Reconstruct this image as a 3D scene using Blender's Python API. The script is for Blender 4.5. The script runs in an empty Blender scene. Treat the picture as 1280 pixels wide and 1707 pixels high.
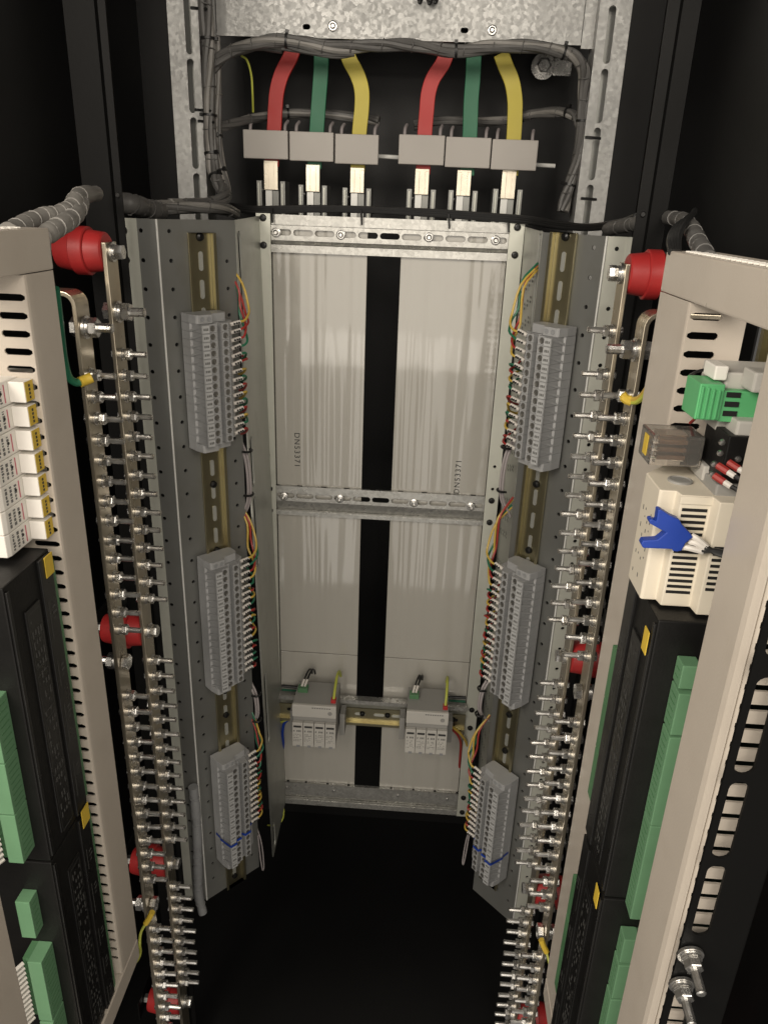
import bpy, bmesh, math, random
from mathutils import Vector, Matrix
R = math.radians
random.seed(7)
scene = bpy.context.scene
# ------------------------------------------------------------------ camera
ZC = 1.40                                   # eye height above the room floor
F_PX = 1256.0
CAM = Vector((0.0567, -1.05, ZC))
yaw, pitch, roll = R(-2.706), R(22.186), R(2.1107)
fw = Vector((math.sin(yaw)*math.cos(pitch), math.cos(yaw)*math.cos(pitch), -math.sin(pitch)))
r0 = Vector((math.cos(yaw), -math.sin(yaw), 0)); u0 = r0.cross(fw)
rt = r0*math.cos(roll) + u0*math.sin(roll); up = u0*math.cos(roll) - r0*math.sin(roll)
cd = bpy.data.cameras.new('camera'); cam = bpy.data.objects.new('camera', cd)
scene.collection.objects.link(cam)
cam.matrix_world = Matrix(((rt.x, up.x, -fw.x, CAM.x), (rt.y, up.y, -fw.y, CAM.y), (rt.z, up.z, -fw.z, CAM.z), (0, 0, 0, 1)))
cd.sensor_fit = 'HORIZONTAL'; cd.sensor_width = 36; cd.lens = 36*F_PX/1280
cd.clip_start = 0.02; cd.clip_end = 50
scene.camera = cam
# ------------------------------------------------------------------ world and lamps
w = bpy.data.worlds.new('World'); scene.world = w; w.use_nodes = True
w.node_tree.nodes['Background'].inputs[0].default_value = (1.0, 0.93, 0.84, 1)
w.node_tree.nodes['Background'].inputs[1].default_value = 0.085
def area(name, loc, target, sx, sy, power, col):
    l = bpy.data.lights.new(name, 'AREA'); l.shape = 'RECTANGLE'; l.size = sx; l.size_y = sy; l.energy = power; l.color = col
    o = bpy.data.objects.new(name, l); scene.collection.objects.link(o); o.location = loc
    o.rotation_euler = (Vector(target)-Vector(loc)).to_track_quat('-Z', 'Y').to_euler()
    return o
area('added_side_lamp', (-0.80, -1.60, 1.95), (0.0, -0.3, 1.0), 1.1, 0.6, 29, (1.0, 0.91, 0.79))  # added frontal lamp from the left, brightens the supply frame's aisle faces
area('added_side_lamp', (0.50, -1.70, 1.95), (-0.1, -0.3, 1.0), 0.8, 0.6, 12.5, (1.0, 0.91, 0.79))  # added weaker lamp from the right, fills the breaker side
area('front_fill', (-0.1, -2.1, 1.2), (-0.1, 0.0, 1.0), 1.6, 0.9, 9.0, (1.0, 0.915, 0.80))  # added broad fill from behind the camera, no actual fixture
area('streak_lamp', (-0.19, -1.27, 0.60), (-0.19, 0.0, 0.60), 0.15, 0.86, 0.5, (1.0, 0.94, 0.85))  # added narrow lamp, only there to streak the glossy cover plates
area('streak_lamp', (0.13, -1.27, 0.60), (0.13, 0.0, 0.60), 0.17, 0.86, 0.5, (1.0, 0.94, 0.85))  # second added lamp for streaks, reflected in the other plate
scene.view_settings.view_transform = 'Standard'; scene.view_settings.look = 'None'
scene.view_settings.exposure = 0.05; scene.view_settings.gamma = 1
scene.cycles.max_bounces = 6
# ------------------------------------------------------------------ pixel helpers (photo 1280x1707)
def ray(x, y): return rt*((x-640)/F_PX) + up*(-(y-853.5)/F_PX) + fw
def onY(x, y, Y): d = ray(x, y); return CAM + d*((Y-CAM.y)/d.y)
def onX(x, y, X): d = ray(x, y); return CAM + d*((X-CAM.x)/d.x)
def zat(x, y, X, Y): d = ray(x, y); return CAM.z + d.z*math.hypot(X-CAM.x, Y-CAM.y)/math.hypot(d.x, d.y)
def zrow(y, X, Y):
    """height at which the vertical line through X,Y crosses picture row y"""
    a, b = -1.6, 0.9
    for _ in range(40):
        m = (a+b)/2; q = Vector((X, Y, ZC+m))-CAM
        py = 853.5-F_PX*q.dot(up)/q.dot(fw)
        if py > y: a = m
        else: b = m
    return ZC+(a+b)/2
def azX(deg, Y): return CAM.x+(Y-CAM.y)*math.tan(R(deg))
# ------------------------------------------------------------------ materials
def mat(name, col, rough=0.5, metal=0.0, var=0.08, nscale=8.0, stretch=(1, 1, 1), bump=0.0, bscale=60.0, bstretch=(1, 1, 1),
        dirt=0.0, dcol=(0.05, 0.04, 0.03), spangle=0.0, spec=0.5, trans=0.0, coat=0.0, rvar=0.1, world=False):
    m = bpy.data.materials.new(name); m.use_nodes = True; nt = m.node_tree; N = nt.nodes; L = nt.links
    b = N['Principled BSDF']; b.inputs['Roughness'].default_value = rough; b.inputs['Metallic'].default_value = metal
    b.inputs['Specular IOR Level'].default_value = spec
    b.inputs['Transmission Weight'].default_value = trans; b.inputs['Coat Weight'].default_value = coat
    tc = N.new('ShaderNodeTexCoord')
    src = tc.outputs['Object']
    if world:
        g = N.new('ShaderNodeNewGeometry'); src = g.outputs['Position']
    def noise(scale, st, detail=4.0):
        mp = N.new('ShaderNodeMapping'); mp.inputs['Scale'].default_value = st; L.new(src, mp.inputs['Vector'])
        n = N.new('ShaderNodeTexNoise'); n.inputs['Scale'].default_value = scale; n.inputs['Detail'].default_value = detail
        L.new(mp.outputs[0], n.inputs['Vector']); return n
    n = noise(nscale, stretch)
    mr = N.new('ShaderNodeMapRange'); mr.inputs['To Min'].default_value = 1-var; mr.inputs['To Max'].default_value = 1+var
    mr.inputs['From Min'].default_value = 0.3; mr.inputs['From Max'].default_value = 0.7
    L.new(n.outputs[0], mr.inputs[0])
    mx = N.new('ShaderNodeVectorMath'); mx.operation = 'SCALE'; mx.inputs[0].default_value = col; L.new(mr.outputs[0], mx.inputs['Scale'])
    out = mx.outputs[0]
    if spangle:
        v = N.new('ShaderNodeTexVoronoi'); v.inputs['Scale'].default_value = 260; L.new(src, v.inputs['Vector'])
        sp = N.new('ShaderNodeSeparateColor'); L.new(v.outputs['Color'], sp.inputs[0])
        m2 = N.new('ShaderNodeMapRange'); m2.inputs['To Min'].default_value = 1-spangle; m2.inputs['To Max'].default_value = 1+spangle; L.new(sp.outputs[0], m2.inputs[0])
        s2 = N.new('ShaderNodeVectorMath'); s2.operation = 'SCALE'; L.new(out, s2.inputs[0]); L.new(m2.outputs[0], s2.inputs['Scale']); out = s2.outputs[0]
        m3 = N.new('ShaderNodeMapRange'); m3.inputs['To Min'].default_value = rough-0.1; m3.inputs['To Max'].default_value = rough+0.12; L.new(sp.outputs[1], m3.inputs[0]); L.new(m3.outputs[0], b.inputs['Roughness'])
    elif rvar:
        n4 = noise(nscale*2.3, stretch)
        m3 = N.new('ShaderNodeMapRange'); m3.inputs['To Min'].default_value = max(0.03, rough-rvar); m3.inputs['To Max'].default_value = rough+rvar
        L.new(n4.outputs[0], m3.inputs[0]); L.new(m3.outputs[0], b.inputs['Roughness'])
    if dirt:
        n2 = noise(30, (1, 1, 1), 6.0)
        rmp = N.new('ShaderNodeMapRange'); rmp.inputs['From Min'].default_value = 0.52; rmp.inputs['From Max'].default_value = 0.75; rmp.inputs['To Max'].default_value = dirt
        L.new(n2.outputs[0], rmp.inputs[0])
        mi = N.new('ShaderNodeMix'); mi.data_type = 'RGBA'; L.new(rmp.outputs[0], mi.inputs['Factor']); L.new(out, mi.inputs['A']); mi.inputs['B'].default_value = (*dcol, 1); out = mi.outputs['Result']
    L.new(out, b.inputs['Base Color'])
    if bump:
        n3 = noise(bscale, bstretch, 0.8 if name == 'white_plate' else 3.0)
        bp = N.new('ShaderNodeBump'); bp.inputs['Strength'].default_value = bump; bp.inputs['Distance'].default_value = 0.005 if name == 'white_plate' else 0.002
        L.new(n3.outputs[0], bp.inputs['Height']); L.new(bp.outputs[0], b.inputs['Normal'])
    return m
M = {}
M['galv'] = mat('galvanised_steel', (0.37, 0.37, 0.36), 0.52, 0.6, 0.12, 9, spangle=0.05, dirt=0.12, world=True)
M['galv2'] = mat('galvanised_rail', (0.46, 0.455, 0.43), 0.36, 0.75, 0.10, 25, stretch=(0.3, 1, 1), spangle=0.12, bump=0.06, bscale=120, world=True)
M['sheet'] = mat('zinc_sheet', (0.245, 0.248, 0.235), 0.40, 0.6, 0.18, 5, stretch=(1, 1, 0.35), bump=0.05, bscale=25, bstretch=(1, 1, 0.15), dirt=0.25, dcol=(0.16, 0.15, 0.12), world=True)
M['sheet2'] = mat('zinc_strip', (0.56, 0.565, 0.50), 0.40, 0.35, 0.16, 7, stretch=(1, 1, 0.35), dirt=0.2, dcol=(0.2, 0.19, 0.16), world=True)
M['sheet3'] = mat('zinc_inner', (0.40, 0.405, 0.37), 0.42, 0.5, 0.2, 7, stretch=(1, 1, 0.35), dirt=0.25, dcol=(0.15, 0.14, 0.12), world=True)  # separate zinc tone, shade of the inner face set in its colour
M['edge'] = mat('cut_steel_edge', (0.72, 0.72, 0.69), 0.4, 0.2, 0.05)
M['plate'] = mat('white_plate', (0.405, 0.39, 0.352), 0.07, 0.0, 0.035, 3.0, stretch=(1, 1, 0.2), bump=0.75, bscale=46, bstretch=(1, 1, 0.04), rvar=0.02, spec=0.8, coat=0.4, dirt=0.06, dcol=(0.25, 0.22, 0.18), world=True)
M['black'] = mat('black_paint', (0.0035, 0.0035, 0.0034), 0.55, 0.0, 0.25, 3, bump=0.05, bscale=300, spec=0.15, world=True)
M['blackwall'] = mat('black_wall_paint', (0.007, 0.007, 0.0072), 0.45, 0.0, 0.25, 2, bump=0.05, bscale=300, spec=0.35, world=True)
M['blackplastic'] = mat('black_plastic', (0.007, 0.0068, 0.0065), 0.45, 0, 0.15, 20, bump=0.08, bscale=400, spec=0.28, world=True, dirt=0.1, dcol=(0.02, 0.018, 0.016))
M['blackgloss'] = mat('black_cover', (0.010, 0.0098, 0.0095), 0.3, 0, 0.15, 20, world=True, dirt=0.2, dcol=(0.03, 0.028, 0.026))
M['print'] = mat('grey_print', (0.13, 0.13, 0.125), 0.6)
M['printdim'] = mat('dim_print', (0.075, 0.075, 0.072), 0.6)
M['printblk'] = mat('black_print', (0.03, 0.03, 0.03), 0.6)
M['printred'] = mat('red_print', (0.5, 0.12, 0.16), 0.6)
M['beige'] = mat('beige_paint', (0.52, 0.465, 0.40), 0.32, 0, 0.05, 9, bump=0.07, bscale=500, dirt=0.10, dcol=(0.25, 0.2, 0.15), world=True)
M['white'] = mat('white_plastic', (0.82, 0.79, 0.735), 0.38, 0, 0.04, 15, world=True, dirt=0.05, dcol=(0.3, 0.25, 0.2))
M['cream'] = mat('cream_plastic', (0.68, 0.62, 0.51), 0.42, 0, 0.04, 15, world=True, dirt=0.08, dcol=(0.3, 0.25, 0.18))
M['ctgrey'] = mat('transformer_plastic', (0.40, 0.375, 0.345), 0.5, 0, 0.05, 9, bump=0.04, bscale=300, world=True)
M['term'] = mat('terminal_plastic', (0.31, 0.313, 0.315), 0.5, 0, 0.06, 40, dirt=0.18, dcol=(0.2, 0.19, 0.17), world=True)
M['termd'] = mat('terminal_recess', (0.24, 0.245, 0.25), 0.5, 0, 0.06, 40, world=True)
M['marker'] = mat('marker_plastic', (0.40, 0.405, 0.405), 0.5, 0, 0.05, 60, world=True)
M['spd'] = mat('arrester_plastic', (0.47, 0.455, 0.42), 0.45, 0, 0.04, 20, world=True)
M['spdd'] = mat('arrester_grey', (0.27, 0.265, 0.25), 0.5, 0, 0.04, 20, world=True)
M['gold'] = mat('yellow_zinc', (0.44, 0.40, 0.26), 0.33, 0.95, 0.22, 12, stretch=(1, 1, 0.15), bump=0.05, bscale=60, bstretch=(1, 1, 0.1), dirt=0.2, dcol=(0.2, 0.11, 0.05), world=True)
M['tin'] = mat('tinned_copper', (0.47, 0.42, 0.33), 0.30, 0.9, 0.22, 26, stretch=(1, 1, 0.3), bump=0.06, bscale=80, dirt=0.35, dcol=(0.30, 0.20, 0.12), world=True)
M['steel'] = mat('zinc_bolt', (0.62, 0.61, 0.59), 0.28, 0.95, 0.15, 80, bump=0.1, bscale=900, bstretch=(4, 1, 1))
M['steeld'] = mat('dull_bolt', (0.42, 0.41, 0.39), 0.35, 0.9, 0.15, 80)
M['blackscrew'] = mat('black_screw', (0.012, 0.012, 0.012), 0.3, 0.3, 0.2, 60)
M['hole'] = mat('dark_hole', (0.004, 0.004, 0.004), 0.8, 0, 0.0)
M['redins'] = mat('red_resin', (0.36, 0.022, 0.022), 0.45, 0, 0.15, 20, bump=0.06, bscale=150, dirt=0.35, dcol=(0.20, 0.03, 0.028), world=True)
M['greenplug'] = mat('green_plastic', (0.13, 0.265, 0.145), 0.42, 0, 0.06, 30, dirt=0.1, dcol=(0.06, 0.16, 0.07), world=True)
M['greenplug2'] = mat('bright_green_plastic', (0.10, 0.40, 0.16), 0.42, 0, 0.06, 30, world=True)
M['pcb'] = mat('green_board', (0.08, 0.19, 0.09), 0.45, 0, 0.1, 30, world=True)
M['yelllabel'] = mat('yellow_label', (0.66, 0.46, 0.05), 0.5, 0, 0.05, 30)
M['red'] = mat('red_sleeve', (0.42, 0.016, 0.013), 0.5, 0, 0.08, 10, world=True, bump=0.25, bscale=55)
M['green'] = mat('green_sleeve', (0.006, 0.13, 0.058), 0.5, 0, 0.08, 10, world=True, bump=0.25, bscale=55)
M['yellow'] = mat('yellow_sleeve', (0.53, 0.44, 0.05), 0.5, 0, 0.08, 10, world=True, bump=0.25, bscale=55)
M['brass'] = mat('plated_bar_end', (0.55, 0.50, 0.41), 0.3, 0.95, 0.15, 30, world=True)
M['wyellow'] = mat('yellow_wire', (0.48, 0.33, 0.06), 0.45, 0, 0.08, 40)
M['wgreen'] = mat('green_wire', (0.016, 0.13, 0.07), 0.45, 0, 0.08, 40)
M['wred'] = mat('red_wire', (0.30, 0.03, 0.025), 0.45, 0, 0.08, 40)
M['wgrey'] = mat('grey_wire', (0.30, 0.27, 0.27), 0.5, 0, 0.08, 40)
M['wblack'] = mat('black_wire', (0.012, 0.012, 0.012), 0.4, 0, 0.1, 40, world=True)
M['wblue'] = mat('blue_plastic', (0.012, 0.045, 0.30), 0.45, 0, 0.08, 40)
M['wyg'] = mat('yellow_green_wire', (0.42, 0.45, 0.07), 0.45, 0, 0.1, 40)
M['sleeve'] = mat('white_sleeve', (0.62, 0.585, 0.54), 0.5, 0, 0.05, 60)
M['loom'] = mat('grey_wrap', (0.095, 0.092, 0.088), 0.5, 0, 0.2, 30, bump=0.5, bscale=45, world=True)
M['loom2'] = mat('light_grey_wrap', (0.21, 0.20, 0.185), 0.5, 0, 0.2, 30, bump=0.5, bscale=45, world=True)
M['tie'] = mat('black_tie', (0.01, 0.01, 0.01), 0.4)
M['clear'] = mat('clear_plastic', (0.86, 0.82, 0.76), 0.08, 0, 0.0, trans=0.92, rvar=0)
M['relay'] = mat('relay_brown', (0.14, 0.075, 0.04), 0.5, 0, 0.2, 60)
# ------------------------------------------------------------------ mesh building
class MB:
    def __init__(s): s.v = []; s.f = []; s.sm = []
    def add(s, v, f, smooth=False):
        o = len(s.v); s.v += [tuple(q) for q in v]; s.f += [tuple(i+o for i in q) for q in f]; s.sm += [smooth]*len(f); return s
    def box(s, x0, x1, y0, y1, z0, z1):
        v = [(x, y, z) for x in (x0, x1) for y in (y0, y1) for z in (z0, z1)]
        return s.add(v, [(0, 1, 3, 2), (4, 6, 7, 5), (0, 4, 5, 1), (2, 3, 7, 6), (0, 2, 6, 4), (1, 5, 7, 3)])
    def prism(s, prof, a, b, fn):
        """profile of 2D points, extruded a..b; fn(p, q, t) -> 3D"""
        n = len(prof)
        v = [fn(p, q, a) for p, q in prof]+[fn(p, q, b) for p, q in prof]
        f = [(i, (i+1) % n, (i+1) % n+n, i+n) for i in range(n)]+[tuple(range(n-1, -1, -1)), tuple(range(n, 2*n))]
        return s.add(v, f)
    def lathe(s, prof, seg=16, ax='X', c=(0, 0, 0), smooth=True, phase=0.0):
        v = []; f = []; n = len(prof)
        for t, r in prof:
            for k in range(seg):
                a = 2*math.pi*k/seg+phase; p, q = r*math.cos(a), r*math.sin(a)
                v.append({'X': (c[0]+t, c[1]+p, c[2]+q), 'Y': (c[0]+p, c[1]+t, c[2]+q), 'Z': (c[0]+p, c[1]+q, c[2]+t)}[ax])
        for i in range(n-1):
            for k in range(seg):
                f.append((i*seg+k, i*seg+(k+1) % seg, (i+1)*seg+(k+1) % seg, (i+1)*seg+k))
        s.add(v, f, smooth)
        s.add([v[k] for k in range(seg)], [tuple(range(seg-1, -1, -1))])
        s.add([v[(n-1)*seg+k] for k in range(seg)], [tuple(range(seg))])
        return s
    def tube(s, pts, r, seg=8, sub=5, rfn=None):
        P = smooth_path([Vector(p) for p in pts], sub); v = []; f = []
        t0 = (P[1]-P[0]).normalized(); nrm = t0.orthogonal().normalized()
        for i, p in enumerate(P):
            t = (P[min(i+1, len(P)-1)]-P[max(i-1, 0)]).normalized()
            nrm = (nrm-t*nrm.dot(t)).normalized(); bn = t.cross(nrm)
            rr = r if rfn is None else rfn(i/(len(P)-1))*r
            for k in range(seg):
                a = 2*math.pi*k/seg; v.append(p+nrm*(rr*math.cos(a))+bn*(rr*math.sin(a)))
        for i in range(len(P)-1):
            for k in range(seg): f.append((i*seg+k, i*seg+(k+1) % seg, (i+1)*seg+(k+1) % seg, (i+1)*seg+k))
        s.add(v, f, True); s.add(v[:seg], [tuple(range(seg-1, -1, -1))]); s.add(v[-seg:], [tuple(range(seg))])
        return s
    def mesh(s, name, bevel=0.0, segs=2):
        me = bpy.data.meshes.new(name); me.from_pydata(s.v, [], s.f); me.update()
        for p, q in zip(me.polygons, s.sm): p.use_smooth = q
        bm = bmesh.new(); bm.from_mesh(me); bmesh.ops.recalc_face_normals(bm, faces=bm.faces)
        if bevel:
            ed = [e for e in bm.edges if len(e.link_faces) == 2 and e.calc_face_angle(0) > 0.5]
            bmesh.ops.bevel(bm, geom=ed, offset=bevel, segments=segs, affect='EDGES', profile=0.6, clamp_overlap=True)
        bm.to_mesh(me); bm.free()
        if any(s.sm): me.set_sharp_from_angle(angle=R(38))
        return me
def smooth_path(P, sub):
    if len(P) < 3: return P
    out = []
    Q = [P[0]*2-P[1]]+P+[P[-1]*2-P[-2]]
    for i in range(1, len(Q)-2):
        a, b, c, d = Q[i-1:i+3]
        for k in range(sub):
            t = k/sub
            out.append(0.5*((2*b)+(c-a)*t+(2*a-5*b+4*c-d)*t*t+(3*b-a-3*c+d)*t**3))
    out.append(P[-1]); return out
WM = {}
def obj(name, me, m, parent=None, Mx=None):
    if isinstance(me, MB): me = me.mesh(name)
    if m is not None and not me.materials: me.materials.append(M[m] if isinstance(m, str) else m)
    o = bpy.data.objects.new(name, me); scene.collection.objects.link(o)
    Mx = Matrix.Identity(4) if Mx is None else Mx
    if parent is not None:
        o.parent = parent; o.matrix_basis = WM[parent.name].inverted() @ Mx
    else: o.matrix_basis = Mx
    WM[o.name] = Mx
    return o
def tag(o, label, cat, group=None, kind=None):
    o['label'] = label; o['category'] = cat
    if group: o['group'] = group
    if kind: o['kind'] = kind
    return o
def thing(name, loc, label, cat, group=None):
    o = bpy.data.objects.new(name, None); scene.collection.objects.link(o); o.empty_display_size = 0.02
    Mx = Matrix.Translation(loc); o.matrix_basis = Mx; WM[o.name] = Mx
    return tag(o, label, cat, group)
def T(x, y, z): return Matrix.Translation((x, y, z))
def frame(o, a, b, c):
    return Matrix(((a[0], b[0], c[0], o[0]), (a[1], b[1], c[1], o[1]), (a[2], b[2], c[2], o[2]), (0, 0, 0, 1)))
def rect(x0, x1, y0, y1): return [(x0, y0), (x1, y0), (x1, y1), (x0, y1)]
def oval(cx, cy, lx, ly, n=6):
    """stadium of overall size lx x ly"""
    r = min(lx, ly)/2; out = []
    if lx >= ly:
        for c, a0 in ((lx/2-r, -90), (-lx/2+r, 90)):
            for k in range(n+1): a = R(a0+180*k/n); out.append((cx+c+r*math.cos(a), cy+r*math.sin(a)))
    else:
        for c, a0 in ((ly/2-r, 0), (-ly/2+r, 180)):
            for k in range(n+1): a = R(a0+180*k/n); out.append((cx+r*math.cos(a), cy+c+r*math.sin(a)))
    return out
def plate_mesh(name, outline, holes, thick):
    """flat plate in local XY, thickness centred on z=0, real holes"""
    cu = bpy.data.curves.new(name, 'CURVE'); cu.dimensions = '2D'; cu.fill_mode = 'BOTH'; cu.extrude = thick/2
    for poly in [outline]+holes:
        sp = cu.splines.new('POLY'); sp.points.add(len(poly)-1); sp.use_cyclic_u = True
        for p, (x, y) in zip(sp.points, poly): p.co = (x, y, 0, 1)
    o = bpy.data.objects.new('tmp', cu); scene.collection.objects.link(o)
    bpy.context.view_layer.update()
    me = bpy.data.meshes.new_from_object(o.evaluated_get(bpy.context.evaluated_depsgraph_get()))
    bpy.data.objects.remove(o); bpy.data.curves.remove(cu); me.name = name; me.materials.clear()
    return me
def text_mesh(s, size, depth=0.0002, font_space=1.0):
    cu = bpy.data.curves.new('text', 'FONT'); cu.body = s; cu.size = size; cu.extrude = depth; cu.space_character = font_space; cu.align_x = 'CENTER'; cu.align_y = 'CENTER'
    o = bpy.data.objects.new('tmp', cu); scene.collection.objects.link(o); bpy.context.view_layer.update()
    me = bpy.data.meshes.new_from_object(o.evaluated_get(bpy.context.evaluated_depsgraph_get()))
    bpy.data.objects.remove(o); bpy.data.curves.remove(cu); me.materials.clear(); return me
SIDE = {-1: 'on the breaker side', 1: 'on the supply side'}
# ================================================================== the black cabinet
FLOOR = ZC-1.27; ROOF = ZC+0.75; BACK = 0.25
cab = thing('cabinet', (0, -0.2, FLOOR), 'tall black painted steel cabinet holding all the electrical gear', 'cabinet')
obj('back_panel', MB().box(-0.403, 0.375, BACK, BACK+0.002, FLOOR+0.0005, ROOF), 'blackwall', cab)
obj('floor_panel', MB().box(-0.41, 0.382, -0.46, BACK+0.003, FLOOR-0.002, FLOOR), 'blackwall', cab)
obj('roof_panel', MB().box(-0.40, 0.372, -0.46, BACK-0.002, ROOF+0.002, ROOF+0.004), 'blackwall', cab)
obj('side_panel', MB().box(-0.404, -0.402, -0.29, BACK-0.0005, FLOOR+0.0005, ROOF), 'blackwall', cab)
obj('side_panel', MB().box(0.374, 0.376, -0.29, BACK-0.0005, FLOOR+0.0005, ROOF), 'blackwall', cab)
def post(a0, ab, a1, Y, s):
    Xa, Xb, Xc = azX(a0, Y), azX(ab, Y), azX(a1, Y)
    mb = MB()
    # folded post: wide face, fold line, narrow return
    prof = [(Xa, Y), (Xb, Y), (Xb+0.0015*s, Y+0.004), (Xc, Y+0.005), (Xc, Y+0.0065), (Xa, Y+0.0065)]
    mb.prism(prof, FLOOR+0.001, ROOF-0.001, lambda p, q, t: (p, q, t))
    o = obj('front_post', mb, 'black', cab)
    for k in range(9):
        z = ROOF-0.15-k*0.2
        obj('rivet', MB().lathe([(0.0008, 0.003), (-0.0002, 0.003), (-0.0012, 0.002)], 10, 'Y', (Xb+(Xc-Xb)*0.5, Y+0.0045, z)), 'blackgloss', o)
post(-23.71, -21.91, -21.4, -0.28, 1)
post(15.75, 14.7, 13.9, -0.28, -1)
# opened door leaves standing beside the cabinet front
for s, X, X2 in ((-1, -0.40, -0.47), (1, 0.40, 0.46)):
    d = thing('door_leaf', (X, -0.32, FLOOR), 'black steel door leaf swung open '+('beyond the white breakers' if s < 0 else 'beyond the cream power supply'), 'door', 'opened cabinet doors')
    mb = MB(); mb.prism([(X, -0.30), (X+s*0.022, -0.30), (X2+s*0.022, -.88), (X2, -.88)], FLOOR, ROOF, lambda p, q, t: (p, q, t))
    obj('skin', mb, 'blackwall', d)
    mb = MB(); mb.box(X-0.02*s-0.004, X-0.02*s+0.004, -0.52, -0.49, FLOOR+0.02, ROOF-0.02)
    obj('stiffener', mb, 'black', d)
# ================================================================== central mounting frame
ZT, ZB = ZC-0.0155, ZC-1.008
fr = thing('equipment_rack', (0, 0, ZB), 'galvanised steel frame with uprights and slotted cross rails in the cabinet centre', 'frame')
SCR = [-.021, -.055, -.401, -.436, -.777, -.814, -.965, -.998]
head = MB().lathe([(0.001, 0.0046), (-0.0015, 0.0046), (-0.003, 0.0036), (-0.0034, 0.0022), (-0.0022, 0.0019), (-0.0022, 0.0003)], 14, 'Y').mesh('screw')
dot = MB().lathe([(0.0005, 0.0026), (-0.0003, 0.0026), (-0.0003, 0.0004)], 10, 'Y').mesh('small_hole')
for s in (-1, 1):
    holes = [[(s*0.166+0.0024*math.cos(a), zz+0.0024*math.sin(a)) for a in [2*math.pi*k/10 for k in range(10)]] for zz in (-.348, -.383, -.72, -.88, -.53, -.62)]
    u = obj('upright', plate_mesh('upright', rect(min(s*.1755, s*.1565), max(s*.1755, s*.1565), ZT-ZC, ZB-ZC), holes[:2], 0.002), 'sheet2', fr, frame((0, 0.001, ZC), (1, 0, 0), (0, 0, 1), (0, -1, 0)))
    obj('return_flange', MB().box(s*.1585-0.0008, s*.1585+0.0008, 0.002, 0.02, ZB, ZT), 'sheet2', u)
    for zz in SCR: obj('screw', head, 'blackscrew', fr, T(s*.166, 0, ZC+zz))
def hat_rail(name, rows, x0=-.1562, x1=.1562, slots=True, marks=False, tilt=0.0):
    """rows: picture rows on the left end (x=470): top, bottom of slotted web, bottom of slope, bottom of lip"""
    zs = [onY(470, r, 0.002).z for r in rows]
    o = None
    web_h = zs[0]-zs[1]
    holes = []
    if slots:
        k = 0; x = x0+0.012
        pitch = 0.0287
        while x+0.012 < x1+0.008:
            cx = x+0.002; l = 0.0262
            if cx+l/2 > x1-0.002: l = max(0.006, (x1-0.002-cx)*2)
            holes.append(oval(cx, -web_h+0.0085 if rows[0] < 500 else -web_h+0.0075, l, 0.0078)); x += pitch
    o = obj(name, plate_mesh(name, rect(x0, x1, -web_h, 0), holes, 0.0016), 'galv2', fr, frame((0, 0.0032, zs[0]), (1, 0, 0), (0, 0, 1), (0, -1, 0)))
    mb = MB(); mb.box(x0, x1, 0.0042, 0.0080, zs[0]-0.0016, zs[0]-0.0002)
    obj('top_flange', mb, 'galv2', o)
    mb = MB(); y1 = 0.0072
    mb.prism([(0.0026, zs[1]), (y1, zs[2]), (y1, zs[2]-0.0016), (0.0026, zs[1]-0.0016)], x0, x1, lambda p, q, t: (t, p, q))
    obj('slope', mb, 'galv2', o)
    mb = MB(); mb.box(x0, x1, 0.0012, y1-0.0005, zs[2]-0.0034, zs[2]-0.0018); mb.box(x0, x1, 0.0006, 0.0022, zs[3], zs[2]-0.0034)
    obj('lip', mb, 'galv2', o)
    return o, zs
ovscrew = MB().lathe([(0.001, 0.0062), (-0.0008, 0.0062), (-0.0014, 0.0048)], 16, 'Y').lathe([(-0.0012, 0.0036), (-0.0038, 0.0036), (-0.0048, 0.0022), (-0.0030, 0.0018), (-0.0030, 0.0003)], 12, 'Y').mesh('pan_screw')
top_rail, zs1 = hat_rail('cross_rail', (375, 398, 405, 420))
obj('upper_lip', MB().box(-.1562, .1562, 0.0052, 0.0066, zs1[0]+0.0006, onY(470, 357, 0.005).z), 'galv2', top_rail)
mid_rail, zs2 = hat_rail('cross_rail', (810, 833, 848, 857))
bot_rail, zs3 = hat_rail('cross_rail', (1304, 1322, 1328, 1338), slots=False)
for rail, z, xs in ((top_rail, zs1, ((460, 387), (568, 391), (715, 395), (826, 400))), (mid_rail, zs2, ((473, 828), (566, 832), (690, 839), (785, 845)))):
    for x, y in xs:
        p = onY(x, y, 0.001); obj('fixing_screw', ovscrew, 'steel', rail, T(p.x, 0.0018, p.z))
for x in (480, 510, 546, 581, 652, 689, 725, 762):
    p = onY(x, 1299+(x-480)*0.07, 0.006); obj('small_hole', MB().lathe([(0.0004, 0.0022), (0.0001, 0.0022)], 8, 'Z', (p.x, 0.0060, zs3[0]-0.0002)), 'hole', bot_rail)
for x in (478, 556, 663, 745):
    p = onY(x, 1313+(x-478)*0.075, 0.0024); obj('fixing_screw', MB().lathe([(0.001, 0.0026), (-0.001, 0.0024), (-0.0014, 0.001)], 10, 'Y'), 'steel', bot_rail, T(p.x, 0.0026, p.z))
for x in (462, 500, 540, 578, 622, 668, 708, 748, 790):
    p = onY(x, 808, 0.008); obj('slit', MB().box(p.x-0.004, p.x+0.004, 0.0048, 0.0078, zs2[0]-0.0003, zs2[0]+0.0001), 'hole', mid_rail)
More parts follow.
